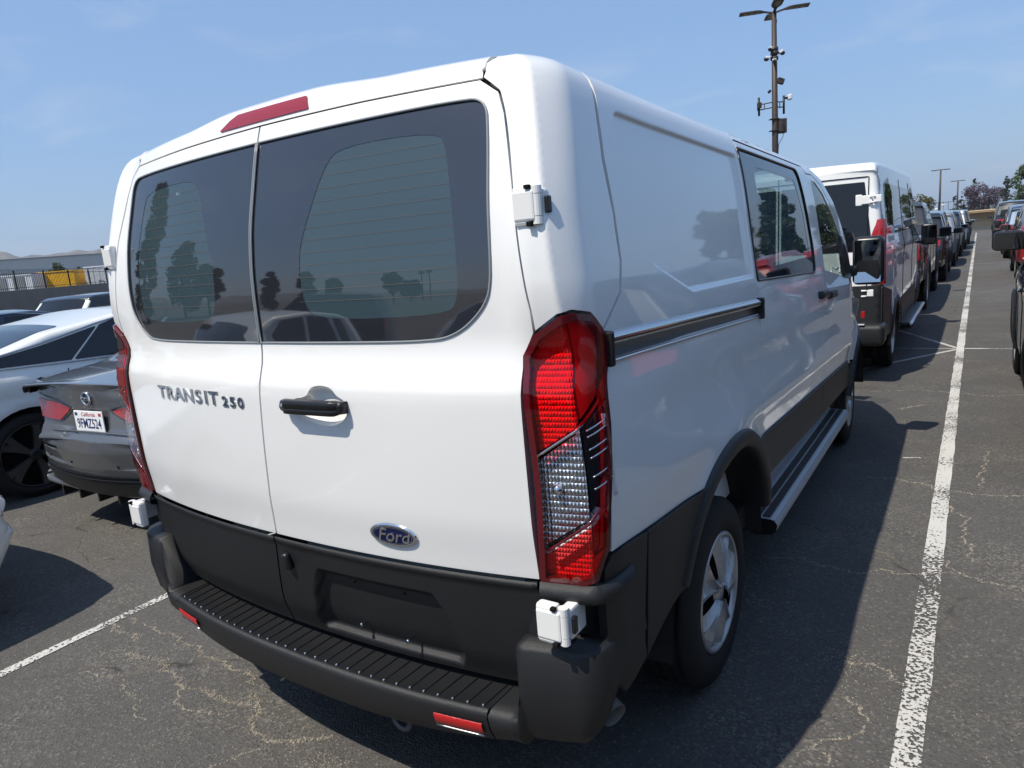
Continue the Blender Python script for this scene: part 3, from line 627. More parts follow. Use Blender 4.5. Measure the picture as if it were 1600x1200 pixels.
# ---- sliding door rail, handles, running board, mirrors, exhaust, tow hook
for s in (1, -1):
    for nm_, mt_, pr_ in (('door_rail', pbsdf('polished_rail', (.55, .56, .58), .14, 1.0), [(-.004, -.031), (.014, -.030), (.019, -.024), (.019, -.010), (.012, -.003), (-.004, 0)]),
                          ('rail_slot', BLACKS, [(-.004, -.066), (.003, -.064), (.002, -.033), (.006, -.0305)]), ('rail_lip', ALU, [(-.004, -.076), (.010, -.075), (.012, -.070), (.006, -.066), (-.004, -.065)])):
        rows = []
        for y in np.linspace(.30, 1.70, 24):
            zt = 1.458-.047*(y-.31); x = float(S_cor(np.array([uy(y, zt-.03)[0]]), np.array([zt-.03]))[0][0]); rows.append([(s*(x+o_), y, zt+dz_) for o_, dz_ in pr_])
        V, F = loft_data(rows); mesh_obj(nm_, V, F if s > 0 else [f[::-1] for f in F], mt_, VAN, True)
    for y0 in (.296, 1.70):
        zt = 1.455-.047*(y0-.31); rbox('rail_cap', (.034, .020, .086), (s*(float(S_cor(np.array([uy(y0, zt-.03)[0]]), np.array([zt-.03]))[0][0])+.008), y0, zt-.036), .006, BLACKS, VAN)
    tube('roof_drip_gap', [(s*(float(wside(np.array([y]), np.array([2.068-.03*(y-.25)]))[0])-.003), y, 2.068-.03*(y-.25)) for y in np.linspace(1.76, 3.0, 12)], .004, DARK, VAN, 6)
    for y0, z0 in ((3.06, 1.275), (3.32, 1.25)):
        x = float(wside(np.array([y0]), np.array([z0]))[0]); rbox('door_handle', (.035, .20, .045), (s*(x+.014), y0, z0), .014, BLACKS, VAN, (R(-3), 0, 0), 3)
    # running board
    if True:
        B = empty('running_board', (0, 0, 0), 0, VAN); rows = []
        pr = [(.918, .640), (.930, .500), (.932, .440), (.936, .430), (1.025, .428), (1.042, .424), (1.054, .405), (1.050, .380), (1.030, .358), (.96, .350), (.925, .365), (.905, .395)]
        for y in np.linspace(1.76, 3.80, 20): rows.append([(s*x, y, z) for x, z in pr])
        V, F = loft_data(rows); n = len(pr); mesh_obj('board_body', V, F if s > 0 else [f[::-1] for f in F], BOARD, B, False)
        for y, d in ((1.757, -.004), (3.803, .004)):
            rows = [(s*x, y, z) for x, z in pr[2:]]; mesh_obj('end_cap', rows, [tuple(range(len(rows)))], BLACKS, B, False)
        for xa, xb in ((.944, .978), (.987, 1.020)):
            rbox('tread_strip', (xb-xa, 2.00, .005), (s*(xa+xb)/2, 2.78, .4302), .0015, BLACKP, B)
    M = empty('door_mirror', (0, 0, 0), 0, VAN)
    bm = bmesh.new(); bbox(bm, (.20, .115, .335), (s*1.095, 4.33, 1.385), .04, None, 4); bm_obj('mirror_shell', bm, BLACKS, M, True)
    bm = bmesh.new(); bbox(bm, (.10, .05, .08), (s*.985, 4.28, 1.32), .02, None, 3); bm_obj('mirror_arm', bm, BLACKS, M, True)
    MG = pbsdf('mirror_glass', (.16, .175, .19), .02, 1.0)  # base darkened: a dark reflection is put into the glass colour
    rbox('mirror_glass', (.165, .004, .200), (s*1.095, 4.2708, 1.430), .0015, MG, M, (R(5), 0, R(0))); rbox('convex_mirror', (.165, .004, .075), (s*1.095, 4.2708, 1.272), .0015, pbsdf('convex_mirror_glass', (.5, .52, .55), .02, 1.0), M, (R(-8), 0, R(6)))  # convex glass paler, its brighter reflection put into the colour
V, F = tube_data([(.52, .66, .36), (.70, .57, .340), (.80, .50, .315), (.885, .465, .284)], [.038, .038, .039, .040], 18, False); mesh_obj('exhaust_pipe', V, F, STEEL, VAN)
P = [(.33+.032*math.cos(t), .14, .30+.03*math.sin(t)) for t in np.linspace(R(150), R(400), 14)]; tube('tow_hook', P, .009, pbsdf('grey_iron', (.12, .12, .13), .5, .6), VAN)
# ---- wheels
def tyre_mesh(r, wd, rr):
    k = 'tyre%.3f_%.3f_%.3f' % (r, wd, rr)
    if k in bpy.data.meshes: return bpy.data.meshes[k]
    h = wd/2; prof = [(rr, h*.80), (rr+.012, h*.96), (rr+(r-rr)*.45, h*1.0), (r-.035, h*.95), (r-.014, h*.86), (r-.004, h*.76)]
    top = []
    for c in (-.52, -.18, .18, .52)[::-1]: top += [(r, h*(c+.05)), (r-.009, h*(c+.035)), (r-.009, h*(c-.035)), (r, h*(c-.05))]
    prof = prof+[(r, h*.70)]+top+[(r, -h*.70)]+[(a, -b) for a, b in prof[::-1]]
    V, F = lathe_data(prof, 64); me = bpy.data.meshes.new(k); me.from_pydata(V, [], F); me.materials.append(RUBBER)
    me.polygons.foreach_set('use_smooth', [True]*len(me.polygons))
    return me
def wheel(parent, x, y, z, r, wd, rr, s, style='cap', mat=SILVER, rz=0.0, spokes=5, smat=None):
    """tyre > rim, spokes ... facing s*x"""
    wj = inst('wheel', tyre_mesh(r, wd, rr), parent, (x, y, z), (0, 0, 0 if s > 0 else math.pi)); wj.rotation_euler[2] += rz
    key = 'rim_%s_%.3f_%.3f_%d_%s' % (style, rr, wd, spokes, mat.name)
    f = wd/2
    if key not in bpy.data.meshes:
        if style == 'cap':
            V, F = lathe_data([(rr+.002, f*.80), (rr+.004, f*.92), (rr-.006, f*.97), (rr-.014, f*.93), (rr-.018, f*.80)], 64)
        else:
            V, F = lathe_data([(rr+.002, f*.75), (rr+.004, f*.90), (rr-.004, f*.93), (rr-.012, f*.86), (rr-.02, f*.2), (rr-.03, -f*.7)], 64)
        me = bpy.data.meshes.new(key); me.from_pydata(V, [], F); me.materials.append(mat); me.polygons.foreach_set('use_smooth', [True]*len(me.polygons))
        V, F = lathe_data([(rr-.008, f*(.62 if style == 'cap' else -.25)), (.001, f*(.58 if style == 'cap' else -.2))], 40); mb = bpy.data.meshes.new(key+'b'); mb.from_pydata(V, [], F); mb.materials.append(DARK)  # dark dish behind the spokes, its colour standing for shade in the openings
        V = []; F = []
        for i in range(spokes):
            for dv in ((-1, 1) if style in ('cap', 'y') else (0,)):
                a0 = 2*math.pi*i/spokes; r0_, r1_ = rr*.17, rr*.955
                if style == 'cap':
                    n = 7; b = len(V)
                    for j in range(n):
                        t = j/(n-1); q = r0_+(r1_-r0_)*t; hw0 = .05+.0*t; am = a0+dv*(.13+.20*t*t); hw = (.16+.10*math.sin(t*math.pi)*.6+.10*t*t)
                        for kk, hx in ((-1, -.012), (-.45, -.002), (0, .010), (.45, -.002), (1, -.012)):
                            an = am+hw*kk; V.append((f*.86+hx+.016*(1-t)**.5-.004*t, q*math.cos(an), q*math.sin(an)))
                    F += [tuple(x_+b for x_ in ff) for ff in grid_faces(n, 5)]
                else:
                    n = 6; b = len(V)
                    for j in range(n):
                        t = j/(n-1); q = r0_*.8+(r1_-r0_*.8)*t; am = a0+dv*.16*t; hw = (.020+.012*t)/max(q, .04)
                        for kk, hx in ((-1, -.03), (-.9, 0), (.9, 0), (1, -.03)):
                            an = am+hw*kk; V.append((f*.80+hx-.018*(1-t), q*math.cos(an), q*math.sin(an)))
                    F += [tuple(x_+b for x_ in ff) for ff in grid_faces(n, 4)]
        ms = bpy.data.meshes.new(key+'s'); ms.from_pydata(V, [], F); ms.materials.append(smat or mat)
        V, F = lathe_data([(0, f*.98 if style == 'cap' else f*.80), (rr*.13, f*.97 if style == 'cap' else f*.79), (rr*.17, f*.92 if style == 'cap' else f*.74), (rr*.22, f*.84 if style == 'cap' else f*.5)], 28); mh = bpy.data.meshes.new(key+'h'); mh.from_pydata(V, [], F); mh.materials.append(mat if style == 'cap' else BLACKS); mh.polygons.foreach_set('use_smooth', [True]*len(mh.polygons))
    rim = inst('rim', bpy.data.meshes[key], wj); inst('shade_dish', bpy.data.meshes[key+'b'], wj); inst('spokes', bpy.data.meshes[key+'s'], wj); inst('hub_cap', bpy.data.meshes[key+'h'], wj)
    return wj
for s in (1, -1):
    wheel(VAN, s*.868, RWY, WR, WR, .235, .222, s); wheel(VAN, s*.850, FWY, WR, WR, .235, .222, s, rz=R(2))
# ---- front end, windscreen, bonnet, underbody, cabin lining
rows = []
for y, z in fillet_open([(3.30, 1.992), (3.45, 1.965), (3.9, 1.72), (4.36, 1.33), (4.42, 1.25)], .2): rows.append([(x*float(min(.90, wside(np.array([y]), np.array([z-.02]))[0]-.012)), y+.16*(1-x*x)*sstep(3.3, 3.8, y)-.0, z+.02*(1-x*x)) for x in np.linspace(-1, 1, 15)])
V, F = loft_data(rows); mesh_obj('windscreen', V, [f[::-1] for f in F], WSGLASS, VAN)
rows = []
for y, z in fillet_open([(4.38, 1.20), (4.75, 1.165), (5.12, 1.06), (5.36, .90), (5.47, .68), (5.45, .36), (5.38, .28)], .08): rows.append([(x*float(max(.72, wside(np.array([min(y, 5.4)]), np.array([max(z, .6)]))[0]-.004)), y+.10*(1-x*x)*sstep(4.9, 5.4, y), z+.03*(1-x*x)*(1 if z > .8 else 0)) for x in np.linspace(-1, 1, 15)])
V, F = loft_data(rows); mesh_obj('front_bonnet', V, [f[::-1] for f in F], WHITE, VAN)
bm = bmesh.new(); bbox(bm, (1.5, .04, .22), (0, 5.56, .78), .01); bm_obj('front_grille', bm, BLACKS, VAN)
for s in (1, -1):
    rbox('headlight', (.24, .10, .20), (s*.78, 5.42, .93), .04, CLRLENS, VAN, (R(-20), 0, s*R(-25)))
bm = bmesh.new(); bbox(bm, (1.86, 4.9, .10), (0, 2.95, .45)); bbox(bm, (1.08, 1.3, .16), (0, 1.2, .36)); bbox(bm, (.9, .9, .12), (0, 4.5, .36)); bbox(bm, (1.6, .3, .1), (0, .36, .44)); bm_obj('underbody', bm, UNDER, VAN)
V, F = tube_data([(-.80, RWY, .33), (.80, RWY, .33)], .06, 12); mesh_obj('rear_axle', V, F, UNDER, VAN)
bm = bmesh.new()
for sx in (-1, 1): bbox(bm, (.02, 2.6, .9), (sx*.86, 1.75, 1.0))
[bbox(bm, (.02, 2.6, .53), (sx*.865, 1.62 if sx < 0 else .5, 1.715)) if sx < 0 else bbox(bm, (.02, .45, .53), (.865, .55, 1.715)) for sx in (-1, 1)]; bbox(bm, (1.72, 2.7, .02), (0, 1.75, 2.0)); bbox(bm, (1.72, 2.9, .02), (0, 1.85, .56)); bbox(bm, (.5, .02, .9), (-.55, 3.2, 1.0)); bm_obj('cabin_lining', bm, CABIN, VAN)  # upper side plates added to stop light leaking through the quarter seams
for x in (-.45, .45):
    bm = bmesh.new(); bbox(bm, (.5, .16, .75), (x, 3.3, 1.2), .06, None, 3); bbox(bm, (.28, .12, .22), (x, 3.3, 1.68), .05, None, 3); bbox(bm, (.5, .5, .2), (x, 3.55, .9), .06, None, 3); bm_obj('seat', bm, SEATM, VAN, True)
# ================================================================== generic vehicle builder
PW = paint('pearl_white', (.72, .72, .69)); PGREY = paint('gunmetal', (.125, .128, .135), .55, .32); PBLK = paint('black', (.006, .006, .007)); PRED = paint('red', (.30, .012, .014))
PBLUE = paint('slate_blue', (.045, .075, .12), .4); PSIL = paint('silver', (.36, .37, .38), .7, .33); PNAVY = paint('navy', (.012, .018, .045), .3); PDG = paint('charcoal', (.03, .031, .034), .4); PWH = WHITE
TAIL = pbsdf('tail_lamp_red', (.35, .008, .010), .12, 0, 1.0, .5, (180, .3, .004)); HEADL = pbsdf('headlamp', (.55, .57, .60), .08, .6, 1.0)
BRIM = pbsdf('black_wheel_paint', (.012, .012, .013), .18, .2, .8); TRIM = pbsdf('window_chrome_trim', (.55, .56, .58), .12, 1.0)
def car(name, label, cat, loc, rz, sp, body, group=None, roof=None, trim=None):
    """silhouette sp['sil'] (y, z) runs from the rear underside over the roof to the front underside; y forward, origin under the middle"""
    root = tag(empty(name, loc, rz), label, cat, group)
    L0, L1 = min(p[0] for p in sp['sil']), max(p[0] for p in sp['sil']); W = sp['W']; zb = sp['belt']; lean = sp.get('lean', .30); er = sp.get('er', .06)
    path = resample(fillet_open(sp['sil'], sp.get('fr', .10), 6), sp.get('step', .05))
    T = np.concatenate([[0], np.cumsum(np.hypot(*np.diff(path, axis=0).T))])
    tg = np.gradient(path, axis=0); tg /= np.hypot(*tg.T)[:, None]; nin = np.stack([tg[:, 1], -tg[:, 0]], 1)            # inward
    for _ in range(sp.get('nsm', 2)): nin[1:-1] = (nin[:-2]+2*nin[1:-1]+nin[2:])/4
    nin /= np.hypot(*nin.T)[:, None]
    Lh = (L1-L0)/2; ym = (L0+L1)/2
    def X(y, z):
        q = np.clip(np.abs((y-ym)/Lh), 0, 1.1); x = W*(1-sp.get('taper', .13)*q**sp.get('tq', 4.0))
        zbl = zb+sp.get('rise', 0)*(y-ym)
        x = x-lean*np.maximum(0, z-zbl)**1.12-.012*sstep(-.02, .03, z-zbl)-.07*np.maximum(0, (.62-z)/.4)**2*.6+.012*np.exp(-((z-zbl+.10)/.06)**2)
        for yc in sp['wheels']:
            r = np.hypot(y-yc, z-sp['rw']); x = x+.022*np.exp(-((r-sp['rw']-.07)/.07)**2)*sstep(.2, .5, z)
        return x
    bow = np.abs(nin[:, 0])**2*sp.get('bow', .13)+sp.get('crown', .025)*(1-np.abs(nin[:, 0]))
    edge = path+nin*(er+bow)[:, None]; Xe = X(edge[:, 0], edge[:, 1])
    def wrap(t, x):
        """surface point for path length t and lateral x (|x| up to the side)"""
        t = np.asarray(t, float); x = np.asarray(x, float); py = np.interp(t, T, path[:, 0]); pz = np.interp(t, T, path[:, 1]); ny = np.interp(t, T, nin[:, 0]); nz = np.interp(t, T, nin[:, 1])
        xe = np.interp(t, T, Xe); bo = np.interp(t, T, bow); c = xe-er; ax = np.abs(x); k = np.clip(ax/c, 0, 1); ins = bo*k**2
        o = np.clip((ax-c)/er, 0, 1); ins = ins+er*(1-np.sqrt(np.maximum(0, 1-o*o)))
        return np.stack([x, py+ny*ins, pz+nz*ins], -1)
    ks = np.concatenate([np.linspace(-1, 1, 15)]); an = np.linspace(0, math.pi/2, 6)[1:]
    rows = []
    for i in range(len(T)):
        c = Xe[i]-er; xs = list(-(c+er*np.sin(an[::-1])))+list(c*ks)+list(c+er*np.sin(an)); rows.append(wrap(np.full(len(xs), T[i]), np.array(xs)))
    V, F = loft_data(rows); nm = 'body'
    roofr = sp.get('rooft')
    if roof and roofr:
        tm = np.array([T[min(f)//len(rows[0])] for f in F]); ra, rb_ = roofr; yy = np.interp(tm, T, path[:, 0]); zz = np.interp(tm, T, path[:, 1]); msk = (yy > ra) & (yy < rb_) & (zz > zb+.2)
        mesh_obj('body', V, [f for f, k in zip(F, msk) if not k], body, root); mesh_obj('roof', V, [f for f, k in zip(F, msk) if k], roof, root)
    else: mesh_obj('body', V, F, body, root)
    Ss = lambda y, z: np.stack([X(y, z), y, z], -1)
    edge_poly = edge[::2]
    rw = sp['rw']; cuts = [[(yc+(rw+.045)*math.cos(t), rw+.01+(rw+.045)*math.sin(t)) for t in np.linspace(0, 2*math.pi, 36, endpoint=False)] for yc in sp['wheels']]
    res = sp.get('res', .07)
    def tz(z, rear=True):
        """path length of the rear (front) face at height z"""
        h = len(T)//2; i = np.arange(0, h) if rear else np.arange(h, len(T)); k = i[np.argmin(np.abs(path[i, 1]-z)+(0 if True else 0))]; return T[k]
    def ty(y, z=9):
        k = np.argmin(np.hypot(path[:, 0]-y, (path[:, 1]-z)*.0 if z == 9 else (path[:, 1]-z))+np.where(path[:, 1] > zb*.8, 0, 5)); return T[k]
    side = {}
    for mir in (False, True):
        side[mir] = panel('side_panel', edge_poly, Ss, body, root, res=res, thick=.03, cuts=cuts, mirror=mir)
        for i, w_ in enumerate(sp.get('wins', [])):
            w_ = fillet(w_, sp.get('winr', .03)); wo_ = panel('side_window', w_, Ss, DGLASS, side[mir], res=res, off=.003, thick=.006, mirror=mir)
        if trim:
            for w_ in sp.get('trims', []):
                P = Ss(*resample(np.array(w_), .06).T); P[:, 0] += .004; P = P*([-1, 1, 1] if mir else [1, 1, 1]); tube('window_trim', P, .007, trim, side[mir], 6)
        for w_ in sp.get('seams', []):
            P = Ss(*resample(fillet_open(w_, .05), .06).T); P = P*([-1, 1, 1] if mir else [1, 1, 1]); tube('door_seam', P, .0045, DARK, side[mir], 5)
        for w_, m_ in sp.get('sidep', []):
            panel('side_trim' if m_ is BLACKP else 'lamp', fillet(w_, .02), Ss, m_, side[mir], res=res, off=.006, thick=.012, mirror=mir)
        for yc, zc in sp.get('handles', []):
            o = rbox('door_handle', (.022, .17, .026), ((-1 if mir else 1)*(float(X(np.array(yc), np.array(zc)))+.008), yc, zc), .009, body, root)
        for yc in sp['wheels']:
            s = -1 if mir else 1
            wheel(root, s*(float(X(np.array(yc), np.array(.55)))-.115), yc, rw, rw, sp.get('tw', .215), sp.get('rr', rw-.11), s, 'alloy' if not sp.get('ysp') else 'y', sp.get('rim', SILVER), 0, sp.get('spk', 5), sp.get('smat'))
            V = []
            for t in np.linspace(R(-15), R(195), 24):
                for x in (float(X(np.array(yc), np.array(.6)))-.02, W*.45): V.append((s*x, yc+(rw+.05)*math.cos(t), rw+.01+(rw+.05)*math.sin(t)))
            mesh_obj('wheel_well', V, grid_faces(24, 2), DARK, root)
            if sp.get('archtrim'):
                rows_ = []
                for t in np.linspace(R(-8), R(188), 30):
                    rows_.append([(s*(float(X(np.array(yc+r_*math.cos(t)), np.array(max(.25, rw+.01+r_*math.sin(t)))))+o_), yc+r_*math.cos(t), rw+.01+r_*math.sin(t)) for r_, o_ in ((rw+.044, -.03), (rw+.046, .008), (rw+.06, .014), (rw+.105, .010), (rw+.11, -.01))])
                V, F = loft_data(rows_); mesh_obj('wheel_arch_trim', V, F, BLACKP, root)
        mi = sp.get('mirror')
        if mi:
            y, z, big = mi[:3]; s = -1 if mir else 1; x0 = float(X(np.array(y), np.array(z)))
            M = empty('door_mirror', (0, 0, 0), 0, root); w_, h_ = (.23, .15) if not big else (.20, .30)
            if len(mi) > 3: w_, h_ = mi[3]
            bm = bmesh.new(); bbox(bm, (w_, .10, h_), (s*(x0+.05+w_/2), y, z+h_*.35), .03 if big else .045, None, 3); bm_obj('mirror_shell', bm, BLACKS if (big or sp.get('bmir')) else body, M, True)
            rbox('mirror_arm', (.12, .05, .04), (s*(x0+.03), y+.01, z), .012, BLACKS, M); rbox('mirror_glass', (w_*.88, .004, h_*.84), (s*(x0+.05+w_/2), y-.0535, z+h_*.35), .0015, MG, M, (R(6), 0, 0))
    for nm, y0, y1, inset_, m_ in sp.get('glass', []):
        t0, t1 = ty(*y0), ty(*y1); t0, t1 = min(t0, t1), max(t0, t1)
        xa = float(np.interp(t0, T, Xe))-er-inset_; xb = float(np.interp(t1, T, Xe))-er-inset_
        panel(nm, fillet([(t0, -xa), (t1, -xb), (t1, xb), (t0, xa)][::-1], .06), lambda t, x: wrap(t, x), m_, root, res=res, off=-.004, thick=.006) if False else panel(nm, fillet([(-xa, t0), (xa, t0), (xb, t1), (-xb, t1)], .06), lambda x, t: wrap(t, x), m_, root, res=res, off=.004, thick=.006)
    for nm, poly, rear, m_, off in sp.get('ends', []):
        for sg in ((1, -1) if min(p[0] for p in poly) > .02 else (1,)):
            q = [(p[0]/W*float(np.interp(tz(p[1], rear), T, Xe))*sg, tz(p[1], rear)) for p in poly]
            ar = sum(q[i][0]*q[(i+1) % len(q)][1]-q[(i+1) % len(q)][0]*q[i][1] for i in range(len(q)))
            panel(nm, fillet(q if ar > 0 else q[::-1], .015), lambda x, t: wrap(t, x), m_, root, res=min(res, .05), off=off, thick=.012)
    bm = bmesh.new(); bbox(bm, (W*1.7, (L1-L0)*.80, .22), (0, ym, .30)); bm_obj('underbody', bm, DARK, root)
    return root, X, wrap, tz, T
def sedan(**k):
    sp = dict(W=.91, belt=.93, rise=-.02, sil=[(-2.20, .26), (-2.38, .38), (-2.40, .62), (-2.36, .90), (-2.22, 1.03), (-1.75, 1.09), (-.95, 1.38), (-.35, 1.455), (.25, 1.43), (.62, 1.32), (1.30, .99), (2.05, .83), (2.32, .66), (2.38, .45), (2.26, .24)],
        fr=[.1, .08, .1, .08, .08, .3, .5, .6, .5, .3, .3, .25, .12, .1, .1], wheels=(-1.38, 1.40), rw=.335, rr=.235, mirror=(.62, .98, False),
        wins=[[(-1.45, 1.02), (-1.15, 1.03), (-.72, 1.33), (-.92, 1.29)], [(-1.07, 1.03), (-.26, 1.01), (-.26, 1.375), (-.62, 1.35)], [(-.20, 1.01), (.78, .99), (.56, 1.20), (.15, 1.36), (-.20, 1.375)]],
        seams=[[(-1.12, .98), (-1.00, .70), (-.85, .42), (-.78, .30)], [(-.23, 1.0), (-.23, .60), (-.20, .30)], [(.82, .96), (.88, .60), (.80, .30)]], handles=[(-.88, .86), (.06, .84)],
        glass=[('rear_glass', (-1.68, 1.10), (-1.02, 1.36), .10, DGLASS), ('windscreen', (.52, 1.36), (1.18, 1.04), .09, DGLASS)],
        ends=[('tail_light', [(.42, .80), (.83, .80), (.83, .93), (.42, .92)], True, TAIL, .006), ('bumper_insert', [(-.6, .30), (.6, .30), (.6, .42), (-.6, .42)], True, BLACKP, .005),
              ('headlight', [(.45, .66), (.80, .68), (.80, .76), (.45, .72)], False, HEADL, .006), ('grille', [(-.5, .40), (.5, .40), (.5, .58), (-.5, .58)], False, BLACKS, .006)])
    sp.update(k); return sp
def suv(**k):
    sp = dict(W=.95, belt=1.08, rise=-.02, lean=.26, er=.07, sil=[(-2.22, .34), (-2.42, .48), (-2.44, .80), (-2.38, 1.10), (-2.12, 1.62), (-1.95, 1.70), (-.8, 1.755), (.1, 1.74), (.42, 1.66), (1.12, 1.16), (2.05, 1.05), (2.32, .92), (2.40, .55), (2.28, .32)],
        fr=[.1, .08, .2, .3, .10, .10, .6, .4, .25, .2, .3, .15, .12, .1], wheels=(-1.42, 1.46), rw=.37, rr=.255, mirror=(.66, 1.12, False), archtrim=True,
        wins=[[(-2.05, 1.17), (-1.28, 1.15), (-1.22, 1.58), (-1.82, 1.57)], [(-1.22, 1.15), (-.22, 1.13), (-.20, 1.62), (-1.15, 1.59)], [(-.14, 1.13), (.86, 1.10), (.40, 1.52), (.05, 1.61), (-.14, 1.62)]],
        seams=[[(-1.20, 1.1), (-1.1, .80), (-.95, .45)], [(-.18, 1.1), (-.18, .42)], [(.86, 1.08), (.90, .70), (.85, .42)]], handles=[(-1.0, 1.0), (0., .98)],
        glass=[('rear_glass', (-2.34, 1.18), (-2.17, 1.54), .12, DGLASS), ('windscreen', (.48, 1.62), (1.04, 1.22), .09, DGLASS)],
        ends=[('tail_light', [(.50, .92), (.86, .92), (.86, 1.08), (.50, 1.06)], True, TAIL, .006), ('rear_bumper', [(-.80, .40), (.80, .40), (.80, .62), (-.80, .62)], True, BLACKP, .008),
              ('headlight', [(.50, .82), (.85, .84), (.85, .95), (.50, .92)], False, HEADL, .006), ('grille', [(-.5, .55), (.5, .55), (.5, .80), (-.5, .80)], False, BLACKS, .006)])
    sp.update(k); return sp
def pickup(**k):
    sp = dict(W=.99, belt=1.22, lean=.26, er=.06, sil=[(-2.75, .50), (-2.92, .58), (-2.93, .80), (-2.90, 1.32), (-2.85, 1.36), (-1.15, 1.37), (-1.02, 1.50), (-.88, 1.86), (-.70, 1.92), (.45, 1.93), (.75, 1.84), (1.38, 1.34), (2.45, 1.26), (2.78, 1.10), (2.85, .70), (2.70, .42)],
        fr=[.08, .05, .05, .03, .03, .05, .06, .06, .1, .4, .2, .15, .2, .12, .1, .1], wheels=(-1.75, 1.85), rw=.41, rr=.26, tw=.27, mirror=(.95, 1.32, True), archtrim=True, taper=.06, bow=.08, bmir=True,
        wins=[[(-.86, 1.30), (-.10, 1.29), (-.10, 1.76), (-.74, 1.76)], [(-.04, 1.29), (1.10, 1.27), (.72, 1.66), (.45, 1.77), (-.04, 1.77)]],
        seams=[[(-1.08, 1.35), (-1.08, .50)], [(-.07, 1.25), (-.07, .50)], [(1.14, 1.22), (1.18, .50)]], handles=[(-.75, 1.16), (.08, 1.15)],
        glass=[('rear_glass', (-1.0, 1.56), (-.90, 1.80), .16, DGLASS), ('windscreen', (.82, 1.80), (1.32, 1.40), .08, DGLASS)],
        ends=[('tail_light', [(.80, .92), (.97, .92), (.97, 1.28), (.80, 1.28)], True, TAIL, .010), ('rear_bumper', [(-.9, .58), (.9, .58), (.9, .76), (-.9, .76)], True, CHROME, .03),
              ('headlight', [(.55, .88), (.92, .88), (.92, 1.08), (.55, 1.08)], False, HEADL, .006), ('grille', [(-.5, .70), (.5, .70), (.5, 1.08), (-.5, 1.08)], False, BLACKS, .008)])
    sp.update(k); return sp
# ================================================================== parked vehicles
# white fastback saloon to the left: right flank in view, rear wheel at y = 1.17
fb = sedan(sil=[(-2.28, .24), (-2.44, .34), (-2.46, .62), (-2.40, .90), (-2.30, 1.02), (-1.95, 1.10), (-1.2, 1.33), (-.45, 1.445), (.15, 1.44), (.60, 1.33), (1.35, .99), (2.05, .83), (2.32, .66), (2.40, .45), (2.28, .24)], W=.93, belt=.96, rise=-.03,
    fr=[.1, .08, .1, .1, .1, .3, .8, .8, .6, .3, .3, .25, .12, .1, .1], wheels=(-1.45, 1.38), rw=.345, rr=.262, rim=BRIM, smat=pbsdf('machined_spoke', (.16, .165, .17), .3, .8), spk=5, ysp=True, res=.05, step=.035,
    winr=.012, wins=[[(-1.95, 1.098), (-1.055, 1.062), (-.765, 1.318), (-1.24, 1.215)], [(-1.035, 1.061), (-.17, 1.030), (-.17, 1.395), (-.55, 1.374), (-.745, 1.322)], [(-.13, 1.028), (.80, .995), (.56, 1.19), (.22, 1.345), (-.13, 1.395)]],
    trims=[[(-2.00, 1.097), (-1.24, 1.232), (-.78, 1.336), (-.4, 1.400), (-.1, 1.412), (.25, 1.36), (.60, 1.19), (.86, .965)], [(-2.00, 1.090), (-1.1, 1.050), (-.1, 1.016), (.86, .982)]],
    seams=[[(-1.10, 1.0), (-1.14, .86), (-1.02, .72), (-.88, .50), (-.80, .32)], [(-.15, .98), (-.15, .60), (-.12, .30)], [(.86, .94), (.92, .60), (.84, .30)]], handles=[(-.80, .90), (.06, .88)])
car('fastback_sedan', 'white fastback sedan with black wheels and dark windows left of the big van', 'car', (-5.50, 2.62, 0), 0, fb, PW, trim=TRIM)
# gunmetal saloon with its tail towards the camera
nis = sedan(W=.905, belt=.96, rise=-.02, step=.03, res=.05, sil=[(-2.16, .24), (-2.34, .30), (-2.38, .40), (-2.385, .47), (-2.39, .50), (-2.395, .60), (-2.385, .68), (-2.36, .715), (-2.34, .76), (-2.330, .88), (-2.335, .93), (-2.345, 1.005), (-2.36, 1.055), (-2.27, 1.06), (-1.75, 1.10), (-.95, 1.37), (-.35, 1.45), (.25, 1.425), (.62, 1.32), (1.30, .99), (2.05, .83), (2.32, .66), (2.38, .45), (2.26, .24)],
    fr=[.05, .05, .03, .02, .02, .03, .03, .02, .02, .02, .03, .02, .012, .06, .3, .5, .6, .5, .3, .3, .25, .12, .1, .1], bow=.13, nsm=10, taper=.22, tq=9.0,
    ends=[('tail_light', [(.19, .870), (.40, .79), (.90, .78), (.90, .94), (.42, .925)], True, pbsdf('smoked_lamp', (.012, .01, .011), .08, 0, 1.0), .006), ('lamp_red', [(.23, .866), (.43, .805), (.86, .80), (.86, .905), (.44, .895)], True, TAIL, .011),
          ('lower_valance', [(-.80, .31), (.80, .31), (.80, .455), (-.80, .455)], True, BLACKP, .006), ('headlight', [(.45, .66), (.80, .68), (.80, .76), (.45, .72)], False, HEADL, .006), ('grille', [(-.5, .40), (.5, .40), (.5, .58), (-.5, .58)], False, BLACKS, .006)])
NR, NX, NWR, NTZ, NT = car('grey_sedan', 'gunmetal grey sedan with California plate showing its tail beside the van', 'car', (-3.24, 3.24, 0), R(6), nis, PGREY)
def on_rear(x, z, o=.0): t = NTZ(z); p = NWR(np.array([t]), np.array([x]))[0]; return p+np.array([0, -o, 0])
PLW = pbsdf('plate_white', (.75, .76, .75), .4); PLB = pbsdf('plate_blue', (.015, .03, .12), .4); PLR = pbsdf('plate_red', (.45, .03, .05), .4)
c = on_rear(0, .80, .014); PL = rbox('licence_plate', (.305, .008, .152), (c[0], c[1], .800), .003, PLW, NR); PL['label'] = 'white California licence plate reading 9FMZ524'
fy = -.0045
